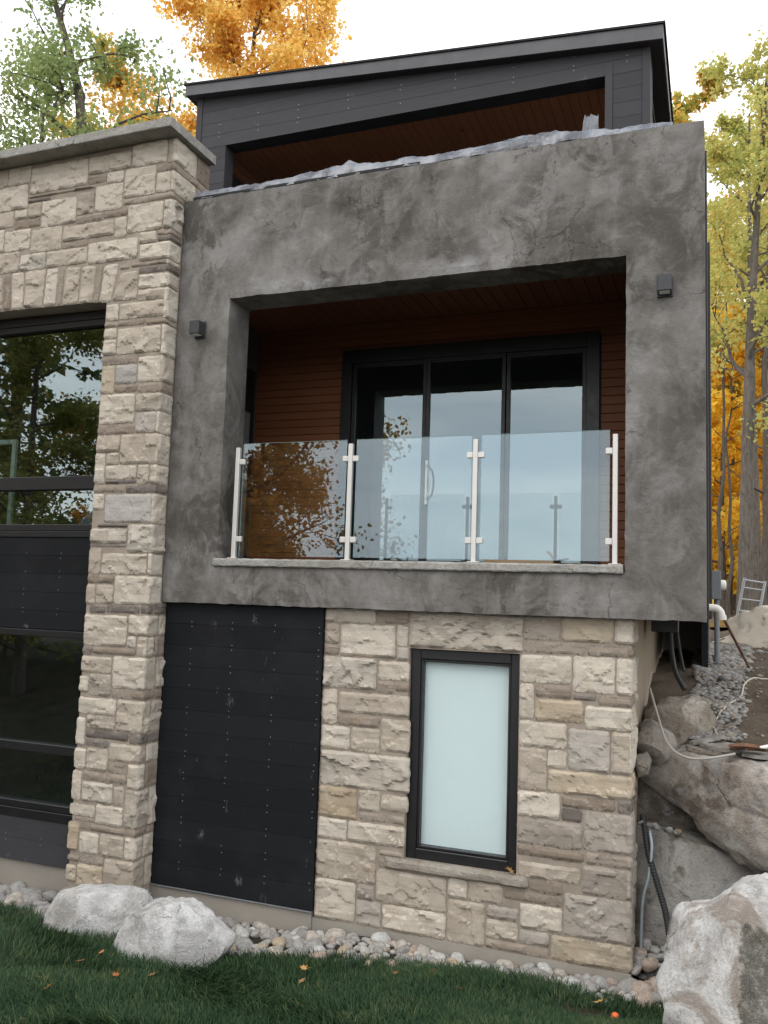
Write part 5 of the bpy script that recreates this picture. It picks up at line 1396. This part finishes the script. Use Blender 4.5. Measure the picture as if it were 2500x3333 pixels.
copy_tree(loc_, (-17.9, 9.6, -1.5), 2.4, .95, 'second twisting locust crossing behind the first at the far left', 'trees behind the house')
# right hand woodland
asp = tree('aspen_tree', (.55, 12, -.35), 'tall pale aspen trunk with yellow green leaves, nearest the right edge of the picture', 'woodland trees right of the house', M['bark_grey'], M['lf_poplar'], .095,
     seed=71, H=12.2, r0=.165, first=.36, nb=14, spread=.15, wob=.25, lean=(.05, .0), updir=.75, per=52, lv2=6)
WG = 'woodland trees right of the house'
popl = tree('poplar_tree', (2.0, 20, -.2), 'slender poplar with a yellow green crown behind the aspen', WG, M['bark_grey'], M['lf_poplar'], .13,
     seed=75, H=16.5, r0=.17, first=.4, nb=14, spread=.15, wob=.2, updir=.7, per=55, lv2=6)
sap = tree('yellow_maple', (.35, 22, -.1), 'golden understorey maple close beside the flank of the house', WG, M['bark_dark'], M['lf_yellow'], .19,
     seed=81, H=9.5, r0=.10, first=.12, nb=20, spread=.26, wob=.22, updir=.35, per=75, lv2=6)
ora = tree('orange_maple', (-.9, 30, .0), 'orange brown maple crown showing over the right end of the roof', WG, M['bark_dark'], M['lf_mixed'], .22,
     seed=85, H=21, r0=.2, first=.45, nb=14, spread=.13, wob=.2, updir=.6, per=40, lv2=6)
rr = random.Random(12)
for k, (x, y, s, rz) in enumerate(((2.6, 24, .95, 1), (1.3, 28, 1.1, 2), (2.2, 33, 1.2, 3), (.4, 36, 1.3, 4), (3.4, 38, 1.3, .5), (1.6, 43, 1.5, 5), (.6, 29, .8, 5.5), (3.2, 29, 1.0, 2.2), (5.2, 25, 1.1, 1.5), (-1.2, 44, 1.3, .7), (6.5, 34, 1.3, 2.5), (4.6, 46, 1.5, 2.5))):
    copy_tree(sap, (x, y, float(bank_z(1.0, y))-.1), rz, s, 'golden leaved understorey maple standing deep among the trunks', 'golden understorey maples')
for k, (x, y, s, rz) in enumerate(((1.05, 17.5, .85, 1), (1.75, 26, 1.05, 2.6), (3.1, 31, 1.1, 4.2), (.9, 38, 1.15, 3.3), (4.4, 22, 1.0, .4), (6.5, 27, 1.1, 2.0), (9, 24, 1.0, 1.2), (12, 30, 1.15, 3))):
    copy_tree(popl, (x, y, float(bank_z(1.0, y))-.1), rz, s, 'slim grey trunked poplar standing deep among the golden maples', 'slim woodland poplars')
# dark thin stems seen low between house and aspen
for k, (x, y, r_, L) in enumerate(((.22, 18, .07, 9), (.42, 19.5, .06, 8), (.62, 25, .085, 12), (1.18, 16, .11, 10), (1.45, 21, .09, 11), (.9, 30, .10, 13), (1.9, 30, .11, 12))):
    e = empty('bare_tree', (x, y, float(bank_z(1.0, y))-.2), 'thin dark bare stem among the golden woodland leaves', 'tree', 'thin dark woodland stems')
    q = random.Random(90+k); pts = [(q.gauss(0, .05)+.02*i*L/9, q.gauss(0, .05), L*i/9) for i in range(10)]
    m_ = MB(); m_.tube(smooth_path(pts, 3), [r_*(1-.75*i/27) for i in range(28)], 8)
    for b in range(7):
        i = q.randint(2, 8); a = q.uniform(0, 6.28); p0 = Vector(pts[i]); l_ = q.uniform(.5, 1.3)
        m_.tube([p0, p0+Vector((math.cos(a)*l_*.5, math.sin(a)*l_*.5, .2*l_)), p0+Vector((math.cos(a)*l_, math.sin(a)*l_, .55*l_))], [r_*.3, r_*.2, .006], 5)
    m_.build('trunk', M['bark_dark'], e)
# distant wood reads as one mass
g = np.random.default_rng(9)
P = np.stack([g.uniform(-45, 70, 42000), g.uniform(52, 85, 42000), g.random(42000)**1.3*13], 1)
V, F = leaf_cloud(P, .42, 6)
tag(link('distant_woods', npmesh('distant_woods', V, F, M['lf_yellow'])), kind='stuff')
# trees on the lake side, left of where the photographer stands: they show in the panes
LG = 'shore trees mirrored in the glass'
m1 = tree('shore_maple', (-12.5, -12.5, -3.0), 'orange and green maple on the shore mirrored in the railing glass', LG, M['bark_dark'], M['lf_shore'], .13,
     seed=101, H=14, r0=.22, first=.16, nb=20, spread=.24, wob=.22, updir=.4, per=105, lv2=6)
copy_tree(m1, (-15.2, -15.5, -3.1), 2.1, 1.05, 'second mixed coloured shore maple farther along the bank', LG)
m2 = tree('shore_maple', (-13.6, -17.0, -3.0), 'slim orange maple on the shore nearest the lake view', LG, M['bark_dark'], M['lf_shore'], .13,
     seed=105, H=12, r0=.15, first=.14, nb=15, spread=.15, wob=.2, updir=.7, per=55, lv2=6)
def conifer(loc, H, seed, label):
    e = empty('conifer_tree', loc, label, 'tree', LG); q = random.Random(seed); g_ = np.random.default_rng(seed)
    m_ = MB(); m_.tube([(0, 0, -.3), (0, 0, H*.5), (.1, 0, H)], [.22, .14, .02], 10); P = []
    for k in range(60):
        z = H*(.10+.88*k/60); L = (H-z)*.30+.4; a = k*2.4
        d = np.array([math.cos(a), math.sin(a), -.15]); u = g_.random((70, 1))
        m_.tube([(0, 0, z), (d[0]*L, d[1]*L, z-.15*L)], [.035, .008], 4, cap=False)
        P.append(np.array([0, 0, z])+d*L*u+g_.normal(0, 1, (70, 3))*np.array([.16, .16, .10])*(1.2-.5*u))
    m_.build('trunk', M['bark_dark'], e); V, F = leaf_cloud(np.concatenate(P), .2, seed); link('crown', npmesh('crown', V, F, M['lf_conifer']), e)
conifer((-15.5, -8.5, -2.6), 15, 5, 'dark conifer with a straight trunk mirrored in the tall left window')
conifer((-20.0, -11, -2.6), 16, 6, 'second dark conifer behind the first on the shore bank')
copy_tree(m1, (-17.5, -6.0, -2.6), 4.0, .8, 'mixed coloured maple leaning over the conifers near the house', LG)
ol = copy_tree(m1, (-12.7, -6.2, -2.6), 1.1, .62, 'small olive green maple nearest the tall left window', LG)
for ch in ol.children:
    if ch.name.startswith('crown'): ch.data = ch.data.copy(); ch.data.materials[0] = M['lf_olive']
